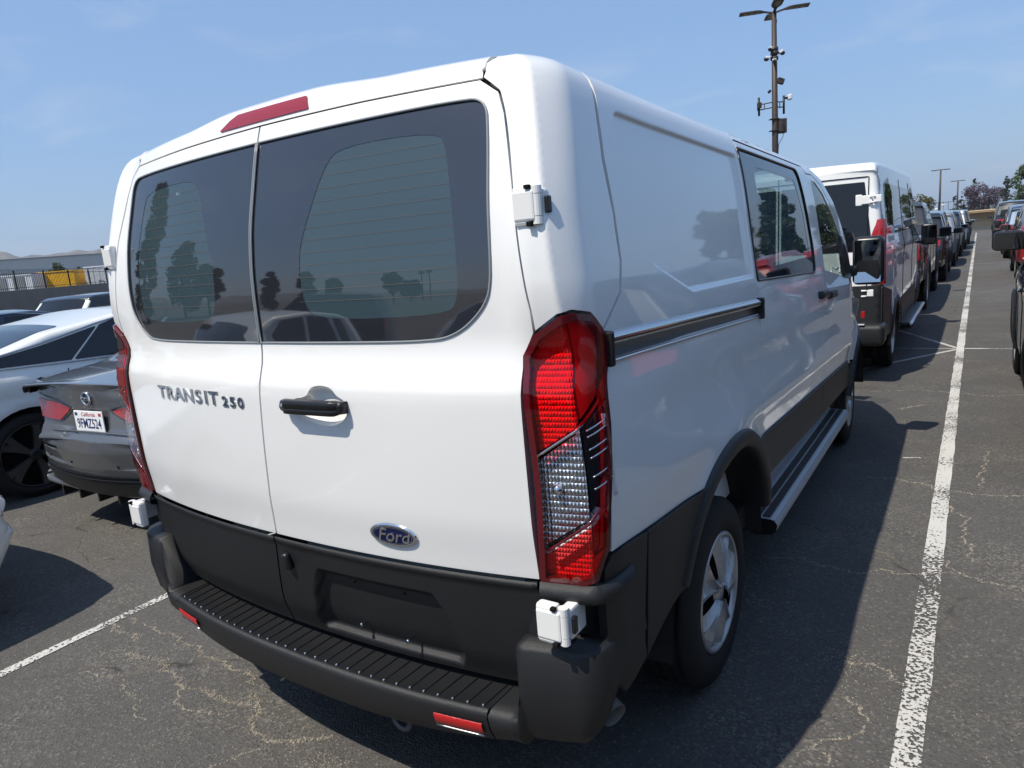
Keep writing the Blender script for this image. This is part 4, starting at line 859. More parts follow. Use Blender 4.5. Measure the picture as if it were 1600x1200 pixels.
text_on('plate_number', '9FMZ524', .090, (0, fy, -.010), (1, 0, 0), (0, 0, 1), PLB, PL, ext=.0005, sx=.72, bold=.0012); text_on('plate_state', 'California', .038, (0, fy, .052), (1, 0, 0), (0, 0, 1), PLR, PL, ext=.0005, shear=.25)
for x, m_ in ((-.125, PLB), (.125, PLR)): rbox('plate_sticker', (.028, .002, .020), (x, fy, .054), .001, m_, PL)
c = on_rear(0, .965, .008); EM = empty('maker_emblem', tuple(c), 0, NR); V, F = lathe_data([(.046, -.004), (.048, 0), (.045, .006), (.036, .007), (.034, 0)], 32); o = mesh_obj('emblem_ring', V, F, CHROME, EM); o.rotation_euler = (0, 0, R(-90))
rbox('emblem_bar', (.100, .008, .020), (0, -.004, 0), .003, CHROME, EM); text_on('emblem_word', 'NISSAN', .017, (0, -.0085, 0), (1, 0, 0), (0, 0, 1), BLACKS, EM, ext=.0006)
P = [on_rear(x, .742, .006) for x in np.linspace(-.50, .50, 15)]; tube('boot_edge', P, .008, PGREY, NR)
for i in range(4):
    P = [on_rear(x, .462-i*.010, .010) for x in np.linspace(-.72, .72, 17)]; tube('valance_rib', P, .003, BLACKS, NR, 5)
for i in range(6):
    x = -.55+i*.22; c = on_rear(x, .30, 0); rbox('diffuser_fin', (.02, .20, .07), (c[0], c[1]+.10, .275), .004, BLACKP, NR)
for x in (-.62, -.25, .25, .62):
    c = on_rear(x, .52, .003); rbox('parking_sensor', (.016, .006, .016), tuple(c), .003, BLACKS, NR)
# white car whose nose just enters the frame at the lower left
car('white_compact', 'white car of which only the nose shows at the left edge', 'car', (-3.13, -2.10, 0), 0, sedan(W=.90), PW)
# further columns to the left
car('blue_sedan', 'dark blue sedan with its roof showing behind the white fastback', 'car', (-8.75, 2.6, 0), R(-2), sedan(sil=fb['sil'], fr=fb['fr'], W=.92, trims=fb['trims']), PNAVY, 'cars parked in the left columns', trim=TRIM)
car('boxy_hatchback', 'white boxy hatchback with black roof in front of the fence wall', 'car', (-18.4, 8.0, 0), R(-158), suv(W=.86, belt=.93, rise=0, lean=.16, rw=.30, rr=.20, wheels=(-1.22, 1.25), rooft=(-1.9, .50), sil=[(-1.75, .26), (-1.88, .36), (-1.90, .62), (-1.86, .96), (-1.72, 1.34), (-1.55, 1.41), (-.6, 1.44), (.25, 1.42), (.48, 1.36), (.86, 1.00), (1.60, .90), (1.86, .78), (1.93, .45), (1.82, .26)],
    wins=[[(-1.62, 1.00), (-.95, .99), (-.95, 1.33), (-1.50, 1.32)], [(-.90, .99), (.72, .97), (.42, 1.29), (.30, 1.33), (-.90, 1.345)]], seams=[[(-.92, .95), (-.92, .35)], [(.74, .95), (.78, .35)]], handles=[(-.7, .84)], mirror=(.55, .95, False), bmir=True, glass=[('rear_glass', (-1.83, 1.04), (-1.74, 1.30), .10, DGLASS), ('windscreen', (.50, 1.35), (.82, 1.04), .06, DGLASS)],
    ends=[('headlight', [(.45, .64), (.75, .64), (.75, .82), (.45, .82)], False, HEADL, .006), ('grille', [(-.4, .45), (.4, .45), (.4, .62), (-.4, .62)], False, BLACKS, .006)]), PW, 'cars parked in the left columns', roof=PBLK)
# ---- column ahead of the van
G1 = 'vehicles queued ahead of the van'
car('dark_pickup', 'charcoal pickup with red tail lamps directly ahead of the white panel van', 'pickup', (.02, 15.05, 0), 0, pickup(mirror=(.95, 1.22, False, (.22, .2))), PDG, G1)
y = 20.9
for nm, lb, fn, pm, kw in (('black_suv', 'black SUV parked next ahead of the charcoal pickup', suv, PBLK, {}), ('silver_suv', 'silver SUV third in the queue ahead of the panel van', suv, PSIL, {}),
                           ('black_sedan', 'dark blue SUV fourth in the queue ahead of the panel van', suv, PNAVY, {}), ('white_suv', 'white SUV near the far end of the queue', suv, PW, {}), ('far_sedan', 'black SUV last in the queue before the tan wall', suv, PBLK, {})):
    car({'black_sedan': 'navy_suv', 'far_sedan': 'black_suv'}.get(nm, nm), lb, 'car', (.18+.012*(y-20), y, 0), 0, fn(**kw), pm, G1); y += 5.55
# ---- column on the right
G2 = 'cars in the right hand column'
car('black_crossover', 'black car at the right edge showing only its mirror and front wheel', 'car', (2.985, 6.05, 0), 0, suv(mirror=(.30, 1.325, False, (.24, .17)), W=.93, bmir=True), PBLK, G2)
car('red_suv', 'red SUV at the right edge behind the black car mirror', 'car', (3.40, 20.4, 0), 0, suv(), PRED, G2)
car('blue_suv', 'slate blue SUV beyond the red one in the right column', 'car', (3.38, 29.2, 0), 0, suv(), PBLUE, G2)
car('tall_black_suv', 'tall black SUV behind the slate blue one in the right column', 'car', (3.36, 49.6, 0), 0, suv(sil=[(p[0], p[1]*1.16 if p[1] > 1 else p[1]) for p in suv()['sil']]), PBLK, G2)
# ---- beside and behind the camera: seen only mirrored in the van's paint and glass
G3 = 'cars mirrored in the van'
car('red_suv', 'red SUV mirrored in the flank of the van', 'car', (3.55, 11.6, 0), 0, suv(), PRED, G3)
car('pickup_truck', 'dark pickup mirrored in the flank of the van', 'pickup', (3.75, -.6, 0), 0, pickup(), PDG, G3)
car('grey_sedan', 'grey sedan mirrored low in the rear windows', 'car', (-1.2, -8.2, 0), R(78), sedan(), PGREY, G3)
car('white_sedan', 'white sedan mirrored low in the rear windows', 'car', (4.3, -9.6, 0), R(96), sedan(), PW, G3)
car('black_suv', 'black SUV mirrored at the left of the rear windows', 'car', (-6.6, -7.0, 0), R(70), suv(), PBLK, G3)
# ================================================================== second white van ahead
pm = dict(W=1.025, belt=1.42, lean=.10, er=.055, taper=.05, bow=.06, crown=.02, step=.05, res=.08, sil=[(-2.45, .40), (-2.60, .42), (-2.63, .56), (-2.56, .62), (-2.555, 1.30), (-2.50, 2.16), (-2.42, 2.235), (-2.2, 2.255), (1.2, 2.26), (1.45, 2.18), (2.1, 1.42), (2.62, 1.15), (2.78, .80), (2.76, .45), (2.62, .30)],
    fr=[.05, .03, .04, .02, .3, .06, .1, .3, .3, .2, .2, .2, .1, .1, .1], wheels=(-1.46, 1.82), rw=.35, rr=.215, archtrim=True, mirror=(1.55, 1.28, True), bmir=True,
    wins=[[(-2.15, 1.50), (-.72, 1.50), (-.72, 2.02), (-2.10, 2.02)], [(-.62, 1.50), (.60, 1.50), (.60, 2.02), (-.62, 2.02)], [(.72, 1.40), (1.85, 1.36), (1.45, 1.85), (1.30, 1.98), (.72, 1.98)]],
    seams=[[(-.67, 2.1), (-.67, .60)], [(.66, 2.1), (.66, .60)], [(1.8, 1.30), (1.75, .60)]], handles=[(.78, 1.2)],
    sidep=[([(-2.50, .44), (-1.86, .44), (-1.86, .90), (-2.50, 1.00)], BLACKP), ([(-1.02, .42), (1.38, .42), (1.38, .72), (-1.02, .72)], BLACKP)],
    ends=[('rear_window', [(.03, 1.38), (.92, 1.38), (.90, 2.02), (.03, 2.02)], True, DGLASS, .004), ('lower_door_panel', [(.02, .62), (.70, .62), (.70, .82), (.02, .82)], True, BLACKP, .006),
          ('corner_cladding', [(.70, .64), (1.018, .64), (1.018, 1.02), (.70, 1.02)], True, BLACKP, .020), ('grille', [(-.5, .55), (.5, .55), (.5, .80), (-.5, .80)], False, BLACKS, .006)])
PRR, PRX, PRWR, PRTZ, _t = car('panel_van', 'white panel van ahead with dark rear windows and red tail lamps', 'van', (-.04, 9.22, 0), 0, pm, WHITE)
def on_p(x, z, o=0.): p = PRWR(np.array([PRTZ(z)]), np.array([x]))[0]; return p+np.array([0, -o, 0])
for s in (1, -1):
    # tall corner lamp
    V = []; n = 14
    for k in range(n):
        z = 1.02+.64*k/(n-1); top = 1-.25*sstep(1.55, 1.66, z)
        xi = .885+.05*float(sstep(1.50, 1.66, z))
        for x, dy in ((xi, -.008), ((xi+.985)/2, -.020+.006*math.sin(k*2.1)), (.985, -.008), (1.014, .045), (1.012, .09-.04*float(sstep(1.5, 1.66, z)))): V.append((s*x*(1-.012*(z-1.0)), on_p(.9, z)[1]+dy, z))
    F = grid_faces(n, 5); tl_ = mesh_obj('tail_light', V, F if s > 0 else [f[::-1] for f in F], TAIL, PRR)
    for z_ in (1.18, 1.36, 1.50): rbox('lamp_divider', (.11, .012, .012), (s*.94, on_p(.9, z_)[1]-.020, z_), .003, DKRED, tl_)
    for z, w_ in ((1.86, .20), (.93, .24)):
        H = empty('door_hinge', (0, 0, 0), 0, PRR); c = on_p(.86, z, .012); x0 = .86 if z > 1 else .80
        bm = bmesh.new(); bbox(bm, (w_*.5, .022, .085), (s*(x0-.03), c[1], z), .006); bbox(bm, (w_*.30, .022, .11), (s*(x0-.10), c[1], z), .008); bbox(bm, (w_*.34, .026, .07), (s*(x0+.07), c[1]+.004, z+.004), .006); bm_obj('hinge_leaf', bm, WHITE, H)
        for k in (-1, 1): V, F = tube_data([(s*(x0+.0), c[1]-.014, z+k*.028), (s*(x0+.05), c[1]-.014, z+k*.028)], .010, 8); mesh_obj('hinge_knuckle', V, F, WHITE, H)
    c = on_p(.80, .72, .012); rbox('bumper_reflector', (.075, .012, .075), (s*.80, c[1]-.002, .715), .006, TAIL, PRR)
    bm = bmesh.new(); bbox(bm, (.16, 2.30, .05), (s*1.06, .18, .40), .015); bm_obj('running_board', bm, BLACKS, PRR); V, F = tube_data([(s*1.14, -.97, .405), (s*1.14, 1.33, .405)], .022, 10); mesh_obj('board_edge', V, F, ALU, PRR)
P = [on_p(0, z, .004) for z in np.linspace(.66, 2.15, 20)]; tube('door_seam', P, .006, DARK, PRR, 5)
P = [on_p(x, 2.075, .003) for x in np.linspace(-.92, .92, 20)]; tube('door_seam', P, .006, DARK, PRR, 5)
for s in (1, -1): P = [on_p(s*.845, z, .003) for z in np.linspace(.66, 2.07, 20)]; tube('door_seam', P, .005, DARK, PRR, 5)
c = on_p(0, 2.155, .008); rbox('high_brake_light', (.16, .02, .045), (.14, c[1], 2.155), .012, TAIL, PRR, None, 3)
bm = bmesh.new(); bbox(bm, (2.05, .34, .22), (0, -2.50, .515), .05, None, 3); bm_obj('rear_bumper', bm, BLACKP, PRR, True); rbox('bumper_step', (1.7, .06, .012), (0, -2.645, .628), .004, BOARD, PRR)
for i, ch in enumerate('RAM'): c = on_p(.30+.13*i, 1.20, .006); text_on('badge_letter', ch, .11, c, (1, 0, 0), (0, 0, 1), CHROME, PRR, ext=.004, sx=1.3)
# ================================================================== ground, painted lines, gravel
def asphalt():
    m, n, o = newmat('worn_asphalt'); N = n.nodes.new; K = n.links.new
    p = N('ShaderNodeBsdfPrincipled'); p.inputs['Roughness'].default_value = .86; p.inputs['Specular IOR Level'].default_value = .35; K(p.outputs[0], o.inputs['Surface'])
    t = N('ShaderNodeTexCoord')
    def noise(sc, det=5, rough=.55, vec=None, dist=0):
        a = N('ShaderNodeTexNoise'); a.inputs['Scale'].default_value = sc; a.inputs['Detail'].default_value = det; a.inputs['Roughness'].default_value = rough; a.inputs['Distortion'].default_value = dist; K(vec or t.outputs['Object'], a.inputs['Vector']); return a
    def ramp(src, a, b, c0=(0, 0, 0), c1=(1, 1, 1)):
        r = N('ShaderNodeValToRGB'); r.color_ramp.elements[0].position = a; r.color_ramp.elements[1].position = b; r.color_ramp.elements[0].color = (*c0, 1); r.color_ramp.elements[1].color = (*c1, 1); K(src, r.inputs['Fac']); return r.outputs['Color']
    def mix(f, a, b, ty='MIX'):
        x = N('ShaderNodeMixRGB'); x.blend_type = ty
        for i, v in (('Fac', f), ('Color1', a), ('Color2', b)):
            if isinstance(v, (int, float)): x.inputs[i].default_value = v
            elif isinstance(v, tuple): x.inputs[i].default_value = (*v, 1)
            else: K(v, x.inputs[i])
        return x.outputs['Color']
    def math_(op, a, b=None):
        x = N('ShaderNodeMath'); x.operation = op
        for i, v in enumerate((a, b)):
            if v is None: continue
            if isinstance(v, (int, float)): x.inputs[i].default_value = v
            else: K(v, x.inputs[i])
        return x.outputs[0]
    base = ramp(noise(.35, 6).outputs['Fac'], .3, .72, (.060, .058, .056), (.112, .107, .101))
    base = mix(ramp(noise(3.2, 8, .65).outputs['Fac'], .35, .7), base, (.082, .078, .073))
    # tar-dark blotches
    base = mix(ramp(noise(1.1, 4).outputs['Fac'], .60, .74, (0, 0, 0), (.55, .55, .55)), base, (.046, .045, .044))
    # oil drips
    ov = N('ShaderNodeTexVoronoi'); ov.inputs['Scale'].default_value = .9; K(t.outputs['Object'], ov.inputs['Vector']); os_ = N('ShaderNodeSeparateColor'); K(ov.outputs['Color'], os_.inputs[0])
    spot = math_('MULTIPLY', ramp(ov.outputs['Distance'], .03, .16, (1, 1, 1), (0, 0, 0)), ramp(os_.outputs[0], .62, .66)); base = mix(math_('MULTIPLY', spot, math_('MULTIPLY', noise(9, 4).outputs['Fac'], 1.0)), base, (.035, .033, .032))
    # exposed aggregate
    v = N('ShaderNodeTexVoronoi'); v.inputs['Scale'].default_value = 110; K(t.outputs['Object'], v.inputs['Vector'])
    sep = N('ShaderNodeSeparateColor'); K(v.outputs['Color'], sep.inputs[0])
    worn = ramp(noise(1.7, 6, .6).outputs['Fac'], .46, .66)
    chip = math_('MULTIPLY', ramp(sep.outputs[0], .74, .84), worn); base = mix(math_('MULTIPLY', chip, .50), base, (.27, .245, .20))
    chip2 = ramp(sep.outputs[1], .90, .94); base = mix(math_('MULTIPLY', chip2, .40), base, (.20, .19, .175))
    dk = ramp(sep.outputs[2], .78, .88); base = mix(math_('MULTIPLY', dk, .45), base, (.045, .044, .043))
    # cracks
    wv = noise(1.3, 4); sub = N('ShaderNodeVectorMath'); sub.operation = 'MULTIPLY_ADD'; K(wv.outputs['Color'], sub.inputs[0]); sub.inputs[1].default_value = (.55, .55, 0); K(t.outputs['Object'], sub.inputs[2])
    wv2 = noise(14, 3); sub2 = N('ShaderNodeVectorMath'); sub2.operation = 'MULTIPLY_ADD'; K(wv2.outputs['Color'], sub2.inputs[0]); sub2.inputs[1].default_value = (.05, .05, 0); K(sub.outputs[0], sub2.inputs[2])
    ck = N('ShaderNodeTexVoronoi'); ck.feature = 'DISTANCE_TO_EDGE'; ck.inputs['Scale'].default_value = .55; K(sub2.outputs[0], ck.inputs['Vector'])
    msk = ramp(noise(.45, 3).outputs['Fac'], .42, .56)
    c1 = math_('MULTIPLY', ramp(ck.outputs['Distance'], .0018, .006, (1, 1, 1), (0, 0, 0)), msk)
    fine = N('ShaderNodeTexVoronoi'); fine.feature = 'DISTANCE_TO_EDGE'; fine.inputs['Scale'].default_value = 1.9; K(sub2.outputs[0], fine.inputs['Vector'])
    c2 = math_('MULTIPLY', ramp(fine.outputs['Distance'], .002, .007, (1, 1, 1), (0, 0, 0)), ramp(noise(.7, 3).outputs['Fac'], .60, .68))
    tan_ = ramp(noise(5.0, 3).outputs['Fac'], .42, .58)
    crk = math_('MAXIMUM', c1, c2)
    ccol = mix(math_('MULTIPLY', tan_, .45), (.03, .029, .028), (.24, .205, .155))
    base = mix(math_('MULTIPLY', crk, .85), base, ccol)
    K(base, p.inputs['Base Color'])
    b1 = N('ShaderNodeBump'); b1.inputs['Strength'].default_value = .55; b1.inputs['Distance'].default_value = .006
    h = math_('ADD', math_('MULTIPLY', v.outputs['Distance'], 1.2), noise(260, 2).outputs['Fac']); h = math_('SUBTRACT', h, math_('MULTIPLY', crk, 2.0))
    K(h, b1.inputs['Height']); K(b1.outputs[0], p.inputs['Normal']); return m
def line_paint(name, col, wear):
    m, n, o = newmat(name); N = n.nodes.new; K = n.links.new; p = N('ShaderNodeBsdfPrincipled'); p.inputs['Roughness'].default_value = .8
    t = N('ShaderNodeTexCoord'); a = N('ShaderNodeTexNoise'); a.inputs['Scale'].default_value = 75; a.inputs['Detail'].default_value = 5; K(t.outputs['Object'], a.inputs['Vector'])
    b = N('ShaderNodeTexNoise'); b.inputs['Scale'].default_value = 1.6; b.inputs['Detail'].default_value = 5; K(t.outputs['Object'], b.inputs['Vector'])
    ad = N('ShaderNodeMath'); ad.operation = 'MULTIPLY_ADD'; K(b.outputs['Fac'], ad.inputs[0]); ad.inputs[1].default_value = .75; K(a.outputs['Fac'], ad.inputs[2])
    r = N('ShaderNodeValToRGB'); r.color_ramp.elements[0].position = wear; r.color_ramp.elements[1].position = wear+.05; K(ad.outputs[0], r.inputs['Fac'])
    c = N('ShaderNodeMixRGB'); c.inputs['Color1'].default_value = (*[k*.72 for k in col], 1); c.inputs['Color2'].default_value = (*col, 1); K(b.outputs['Fac'], c.inputs['Fac']); K(c.outputs[0], p.inputs['Base Color'])
    tr = N('ShaderNodeBsdfTransparent'); x = N('ShaderNodeMixShader'); K(r.outputs['Color'], x.inputs[0]); K(tr.outputs[0], x.inputs[1]); K(p.outputs[0], x.inputs[2]); K(x.outputs[0], o.inputs['Surface']); return m
V = [(-3000, -3000, 0), (3000, -3000, 0), (3000, 3000, 0), (-3000, 3000, 0)]
tag(mesh_obj('ground', V, [(0, 1, 2, 3)], asphalt(), None, False), kind='structure')
LP = line_paint('worn_white_line', (.56, .55, .52), .78); LP2 = line_paint('faded_white_line', (.46, .45, .42), .76)
random.seed(5)
def stripe(pts, wd, mat, z=.004, jag=.004):
    P = resample(np.array(pts), .12); rows = []
    for i, p in enumerate(P):
        t = P[min(i+1, len(P)-1)]-P[max(i-1, 0)]; t /= np.hypot(*t); nn = np.array([-t[1], t[0]]); a = wd/2+random.uniform(-jag, jag); b = wd/2+random.uniform(-jag, jag); rows.append([(*(p-nn*a), z), (*(p+nn*b), z)])
    V, F = loft_data(rows); tag(mesh_obj('parking_line', V, [f[::-1] for f in F], mat, None, False), kind='structure')
stripe([(1.607, -6), (1.607, 3), (1.600, 9), (1.605, 30), (1.62, 62)], .082, LP); stripe([(-1.825, -5), (-1.825, 14)], .058, LP)
stripe([(1.56, 8.86), (.68, 7.44)], .055, LP2, .0045); stripe([(1.56, 8.98), (.70, 10.75)], .055, LP2, .0045); stripe([(1.55, 8.92), (-1.8, 8.86)], .04, LP2, .0055); stripe([(1.65, 8.93), (4.6, 9.05)], .055, LP, .005)
stripe([(1.55, 25.4), (-1.2, 25.6)], .06, LP2); stripe([(1.66, 25.35), (4.6, 25.3)], .06, LP2); stripe([(1.55, 42.3), (-1.2, 42.4)], .07, LP2); stripe([(1.67, 42.2), (4.6, 42.1)], .07, LP2); stripe([(1.349, 4.185), (1.455, 4.219)], .018, LP, .004, .001)
stripe([(-6.9, -5), (-6.9, 14)], .07, LP); stripe([(4.75, -5), (4.75, 45)], .07, LP)
# loose tan gravel lying in the cracks
CR = [[(-1.84, .29), (-1.68, .27), (-1.52, .28)], [(-1.76, .37), (-1.58, .36), (-1.43, .37), (-1.19, .36), (-1.09, .34), (-.94, .34), (-.79, .34), (-.68, .31)],
      [(-1.47, .17), (-1.29, .21), (-1.18, .21), (-.99, .16), (-.92, .16), (-.76, .19), (-.66, .18), (-.58, .21), (-.6, .26)], [(-.99, .16), (-.92, .10), (-.83, .08), (-.77, .07), (-.63, .13)],
      [(-.62, .27), (-.52, .18), (-.44, .13), (-.38, .10), (-.31, .12), (-.23, .17), (-.14, .24)], [(-.34, .06), (-.38, .01), (-.39, -.05), (-.5, -.2)], [(-1.5, .0), (-1.3, .05), (-1.1, .02), (-.9, -.05)],
      [(.86, 2.26), (1.03, 2.32), (1.21, 2.27), (1.33, 2.27), (1.39, 2.35), (1.48, 2.34), (1.55, 2.36), (1.69, 2.45), (1.76, 2.41), (1.86, 2.40), (1.96, 2.37), (2.4, 2.3)],
      [(1.15, 3.71), (1.37, 3.72), (1.52, 3.66), (1.61, 3.59), (1.88, 3.59), (2.01, 3.65), (2.5, 3.6)], [(1.64, 3.34), (1.74, 3.15), (1.72, 2.98), (1.75, 2.81), (1.77, 2.60), (1.86, 2.60)],
      [(1.84, 4.53), (1.83, 4.21), (1.80, 3.97), (1.81, 3.71)], [(1.42, 1.28), (1.44, 1.21), (1.49, 1.12), (1.46, 1.08), (1.42, 1.03), (1.36, 1.0), (1.36, .97), (1.39, .94), (1.41, .9)],
      [(1.36, 1.49), (1.46, 1.51), (1.52, 1.46), (1.57, 1.43)], [(1.67, 2.56), (1.69, 2.46)], [(1.2, 5.6), (1.3, 5.75), (1.39, 5.85)], [(.9, 6.3), (1.3, 6.45), (1.9, 6.3), (2.3, 6.5)]]
WID = [.016, .013, .016, .012, .016, .010, .006, .007, .008, .010, .012, .006, .012, .010, .02, .008]
DEN = [900, 800, 900, 700, 1000, 500, 350, 420, 420, 420, 350, 420, 500, 420, 500, 200]
rng = np.random.default_rng(3); V = []; F = []
def stone(x, y, r):
    b = len(V); a0 = rng.uniform(0, 6.28); n = 5
    for k in range(n):
        q = a0+6.283*k/n; rr = r*rng.uniform(.7, 1.15); V.append((x+rr*math.cos(q), y+rr*math.sin(q), .0005))
    for k in range(n): q = a0+6.283*k/n+.3; rr = r*rng.uniform(.35, .65); V.append((x+rr*math.cos(q), y+rr*math.sin(q), r*rng.uniform(.5, .9)))
    for k in range(n): F.append((b+k, b+(k+1) % n, b+n+(k+1) % n, b+n+k))
    F.append(tuple(range(b+n, b+2*n)))
for c, wd, dn in zip(CR, WID, DEN):
    P = np.array(c); Ls = np.hypot(*np.diff(P, axis=0).T); tot = Ls.sum()
    ph = rng.uniform(0, 6)
    for _ in range(int(tot*dn*1.0)):
        d = rng.uniform(0, tot); i = min(np.searchsorted(np.cumsum(Ls), d), len(Ls)-1); f = (d-(np.cumsum(Ls)[i]-Ls[i]))/Ls[i]; p = P[i]+(P[i+1]-P[i])*f
        wob = .012*math.sin(d*31+ph)+.008*math.sin(d*83+ph*2); amp = .5*wd*(.30+.9*abs(math.sin(d*5.3+ph))*abs(math.sin(d*1.7+ph)))
        x, y = p[0]+wob+rng.normal(0, amp), p[1]+wob*.8+rng.normal(0, amp); stone(x, y, rng.uniform(.0018, .0044)*(1.5 if rng.random() < .06 else 1))
for cx_, cy_, rx_, ry_, k in ((-.05, .12, .07, .04, 600), (1.37, 1.50, .05, .06, 260), (1.5, 1.36, .16, .12, 260), (-1.1, .2, .6, .3, 900), (1.75, 1.1, .25, .5, 500), (-.9, -.05, .5, .15, 400), (.95, 1.35, .25, .4, 350)):
    for _ in range(k): stone(cx_+rng.normal(0, rx_), cy_+rng.normal(0, ry_), rng.uniform(.0012, .003))
gmat, n_, o_ = newmat('tan_gravel'); pb = n_.nodes.new('ShaderNodeBsdfPrincipled'); pb.inputs['Roughness'].default_value = .9; ge = n_.nodes.new('ShaderNodeNewGeometry'); rp = n_.nodes.new('ShaderNodeValToRGB')
rp.color_ramp.elements[0].color = (.12, .108, .088, 1); rp.color_ramp.elements[1].color = (.36, .32, .26, 1); n_.links.new(ge.outputs['Random Per Island'], rp.inputs[0]); n_.links.new(rp.outputs[0], pb.inputs['Base Color']); n_.links.new(pb.outputs[0], o_.inputs['Surface'])
tag(mesh_obj('gravel', V, F, gmat, None, False), 'loose tan gravel lying in the asphalt cracks', 'gravel', kind='stuff')
# ================================================================== background: walls, fences, trailers, building, hills, poles, trees
CONC = pbsdf('grey_tilt_up_concrete', (.52, .52, .49), .9, 0, 0, .3, None, .06, .3); WALLM = pbsdf('brown_block_wall', (.20, .175, .15), .9, 0, 0, .3, (40, .3, .01), .2, .8); TANW = pbsdf('tan_stucco_wall', (.60, .46, .30), .9, 0, 0, .3, (60, .2, .01), .10, .5)
IRON = pbsdf('black_iron', (.012, .012, .013), .45, .3); WTR = pbsdf('white_trailer_skin', (.70, .71, .72), .5, 0, .2, .5, None, .05, .7); YEL = pbsdf('yellow_tarpaulin', (.80, .42, .01), .55, 0, 0, .4, (3, .8, .05), .12, 2); BRONZE = pbsdf('dark_bronze_paint', (.055, .042, .035), .55, .2); GALV = pbsdf('galvanised_steel', (.35, .36, .37), .45, .8)
def slab(nm, A, B, z0, z1, th, mat, parent=None):
    A = np.array(A, float); B = np.array(B, float); d = B-A; l = np.hypot(*d); a = math.atan2(d[1], d[0]); bm = bmesh.new(); bbox(bm, (l, th, z1-z0), (0, 0, 0), .01, None, 1); o = bm_obj(nm, bm, mat, parent); o.location = ((A[0]+B[0])/2, (A[1]+B[1])/2, (z0+z1)/2); o.rotation_euler = (0, 0, a); return o
# --- left boundary wall and picket fence
WA = np.array([-42.9, 15.25]); WD = np.array([-16.42, 14.62]); WD /= np.hypot(*WD); A = WA-WD*12; B = WA+WD*46
tag(slab('boundary_wall', A, B, 0, 1.70, .25, WALLM), 'dark brown block wall under the iron fence behind the left cars', 'wall')
FN = tag(empty('picket_fence', (A[0], A[1], 1.70), math.atan2(WD[1], WD[0])), 'black iron picket fence with curved tips on the brown wall', 'fence')
V, F = tube_data([(0, 0, 0), (0, 0, 1.0), (0, -.04, 1.10), (0, -.12, 1.20)], .013, 5); PK = bpy.data.meshes.new('picket'); PK.from_pydata(V, [], F); PK.materials.append(IRON)
for i in range(210): inst('picket', PK, FN, (.15+i*.262, 0, 0))
V, F = tube_data([(0, 0, -.45), (0, 0, 1.12)], .045, 6); PO = bpy.data.meshes.new('post'); PO.from_pydata(V, [], F); PO.materials.append(IRON)
for i in range(13): inst('post', PO, FN, (1.2+i*4.4, 0.05, 0))
for z in (.12, .93): rbox('rail', (57, .035, .035), (28.7, 0, z), .004, IRON, FN)
# --- trailers behind the fence
def trailer(nm, lb, P0, P1, z0, z1, dep, mat, ribs, group=None):
    P0 = np.array(P0, float); P1 = np.array(P1, float); d = P1-P0; l = np.hypot(*d); a = math.atan2(d[1], d[0]); c = (P0+P1)/2; T_ = tag(empty(nm, (c[0], c[1], 0), a), lb, 'trailer', group)
    bm = bmesh.new(); bbox(bm, (l, dep, z1-z0), (0, dep/2, (z0+z1)/2), .03); bm_obj('box_body', bm, mat, T_)
    me = bpy.data.meshes.new('rib'); bm = bmesh.new(); bbox(bm, (.06, .04, z1-z0-.2)); bm.to_mesh(me); bm.free(); me.materials.append(mat)
    for i in range(ribs): inst('rib', me, T_, (-l/2+l*(i+.5)/ribs, -.01, (z0+z1)/2))
    for z in (z0+.05, z1-.05): rbox('rail', (l, .06, .10), (0, -.02, z), .01, mat, T_)
    for x in (-l*.35, -l*.22, l*.35):
        V, F = lathe_data([(.0, .12), (.3, .12), (.48, .10), (.5, .0), (.48, -.12)], 20); o = mesh_obj('wheel', V, F, RUBBER, T_); o.location = (x, .3, .5); o.rotation_euler = (0, 0, R(-90))
    rbox('chassis', (l, dep*.6, .25), (0, dep/2, z0-.15), .02, DARK, T_); return T_
T1 = trailer('box_trailer', 'white box trailer with grey doors behind the fence left of the yellow one', (-75.0, 22.5), (-68.4, 27.3), 1.0, 3.05, 2.4, WTR, 8, 'trailers behind the fence')
for x in (1.3, 2.9): rbox('door', (1.0, .04, 1.75), (x, -.035, 1.98), .01, pbsdf('grey_door', (.22, .23, .24), .5), T1)
T2 = trailer('covered_trailer', 'trailer under a bright yellow tarpaulin behind the fence', (-70.2, 28.45), (-67.6, 30.5), 1.35, 3.15, 2.2, YEL, 0, 'trailers behind the fence')
T3 = trailer('long_trailer', 'long white ribbed trailer with a letter D behind the fence', (-67.6, 31.4), (-60.4, 37.2), .95, 3.32, 2.4, WTR, 18, 'trailers behind the fence')
text_on('painted_letter', 'D', .75, (-3.2, -.05, 1.75), (1, 0, 0), (0, 0, 1), pbsdf('grey_lettering', (.16, .17, .18), .6), T3, ext=.004)
# --- warehouse
WH = tag(empty('warehouse', (-159, 69, 0), math.atan2(17.3, 7.3)), 'long grey windowless warehouse on the left skyline below the hills', 'building')
for i in range(7):
    x0 = -66+i*22; bm = bmesh.new(); bbox(bm, (21.9, 30, 8.0 if i > 2 else 7.75), (x0, 15+(.25 if i <= 2 else 0), (8.0 if i > 2 else 7.75)/2), .03, None, 1); bm_obj('wall_panel', bm, CONC, WH)
    rbox('roof_coping', (22, .5, .12), (x0, .05+(.25 if i <= 2 else 0), 8.06 if i > 2 else 7.81), .02, GALV, WH); rbox('wall_lamp', (.5, .4, .35), (x0+4, -.15, 5.4), .05, BLACKS, WH)
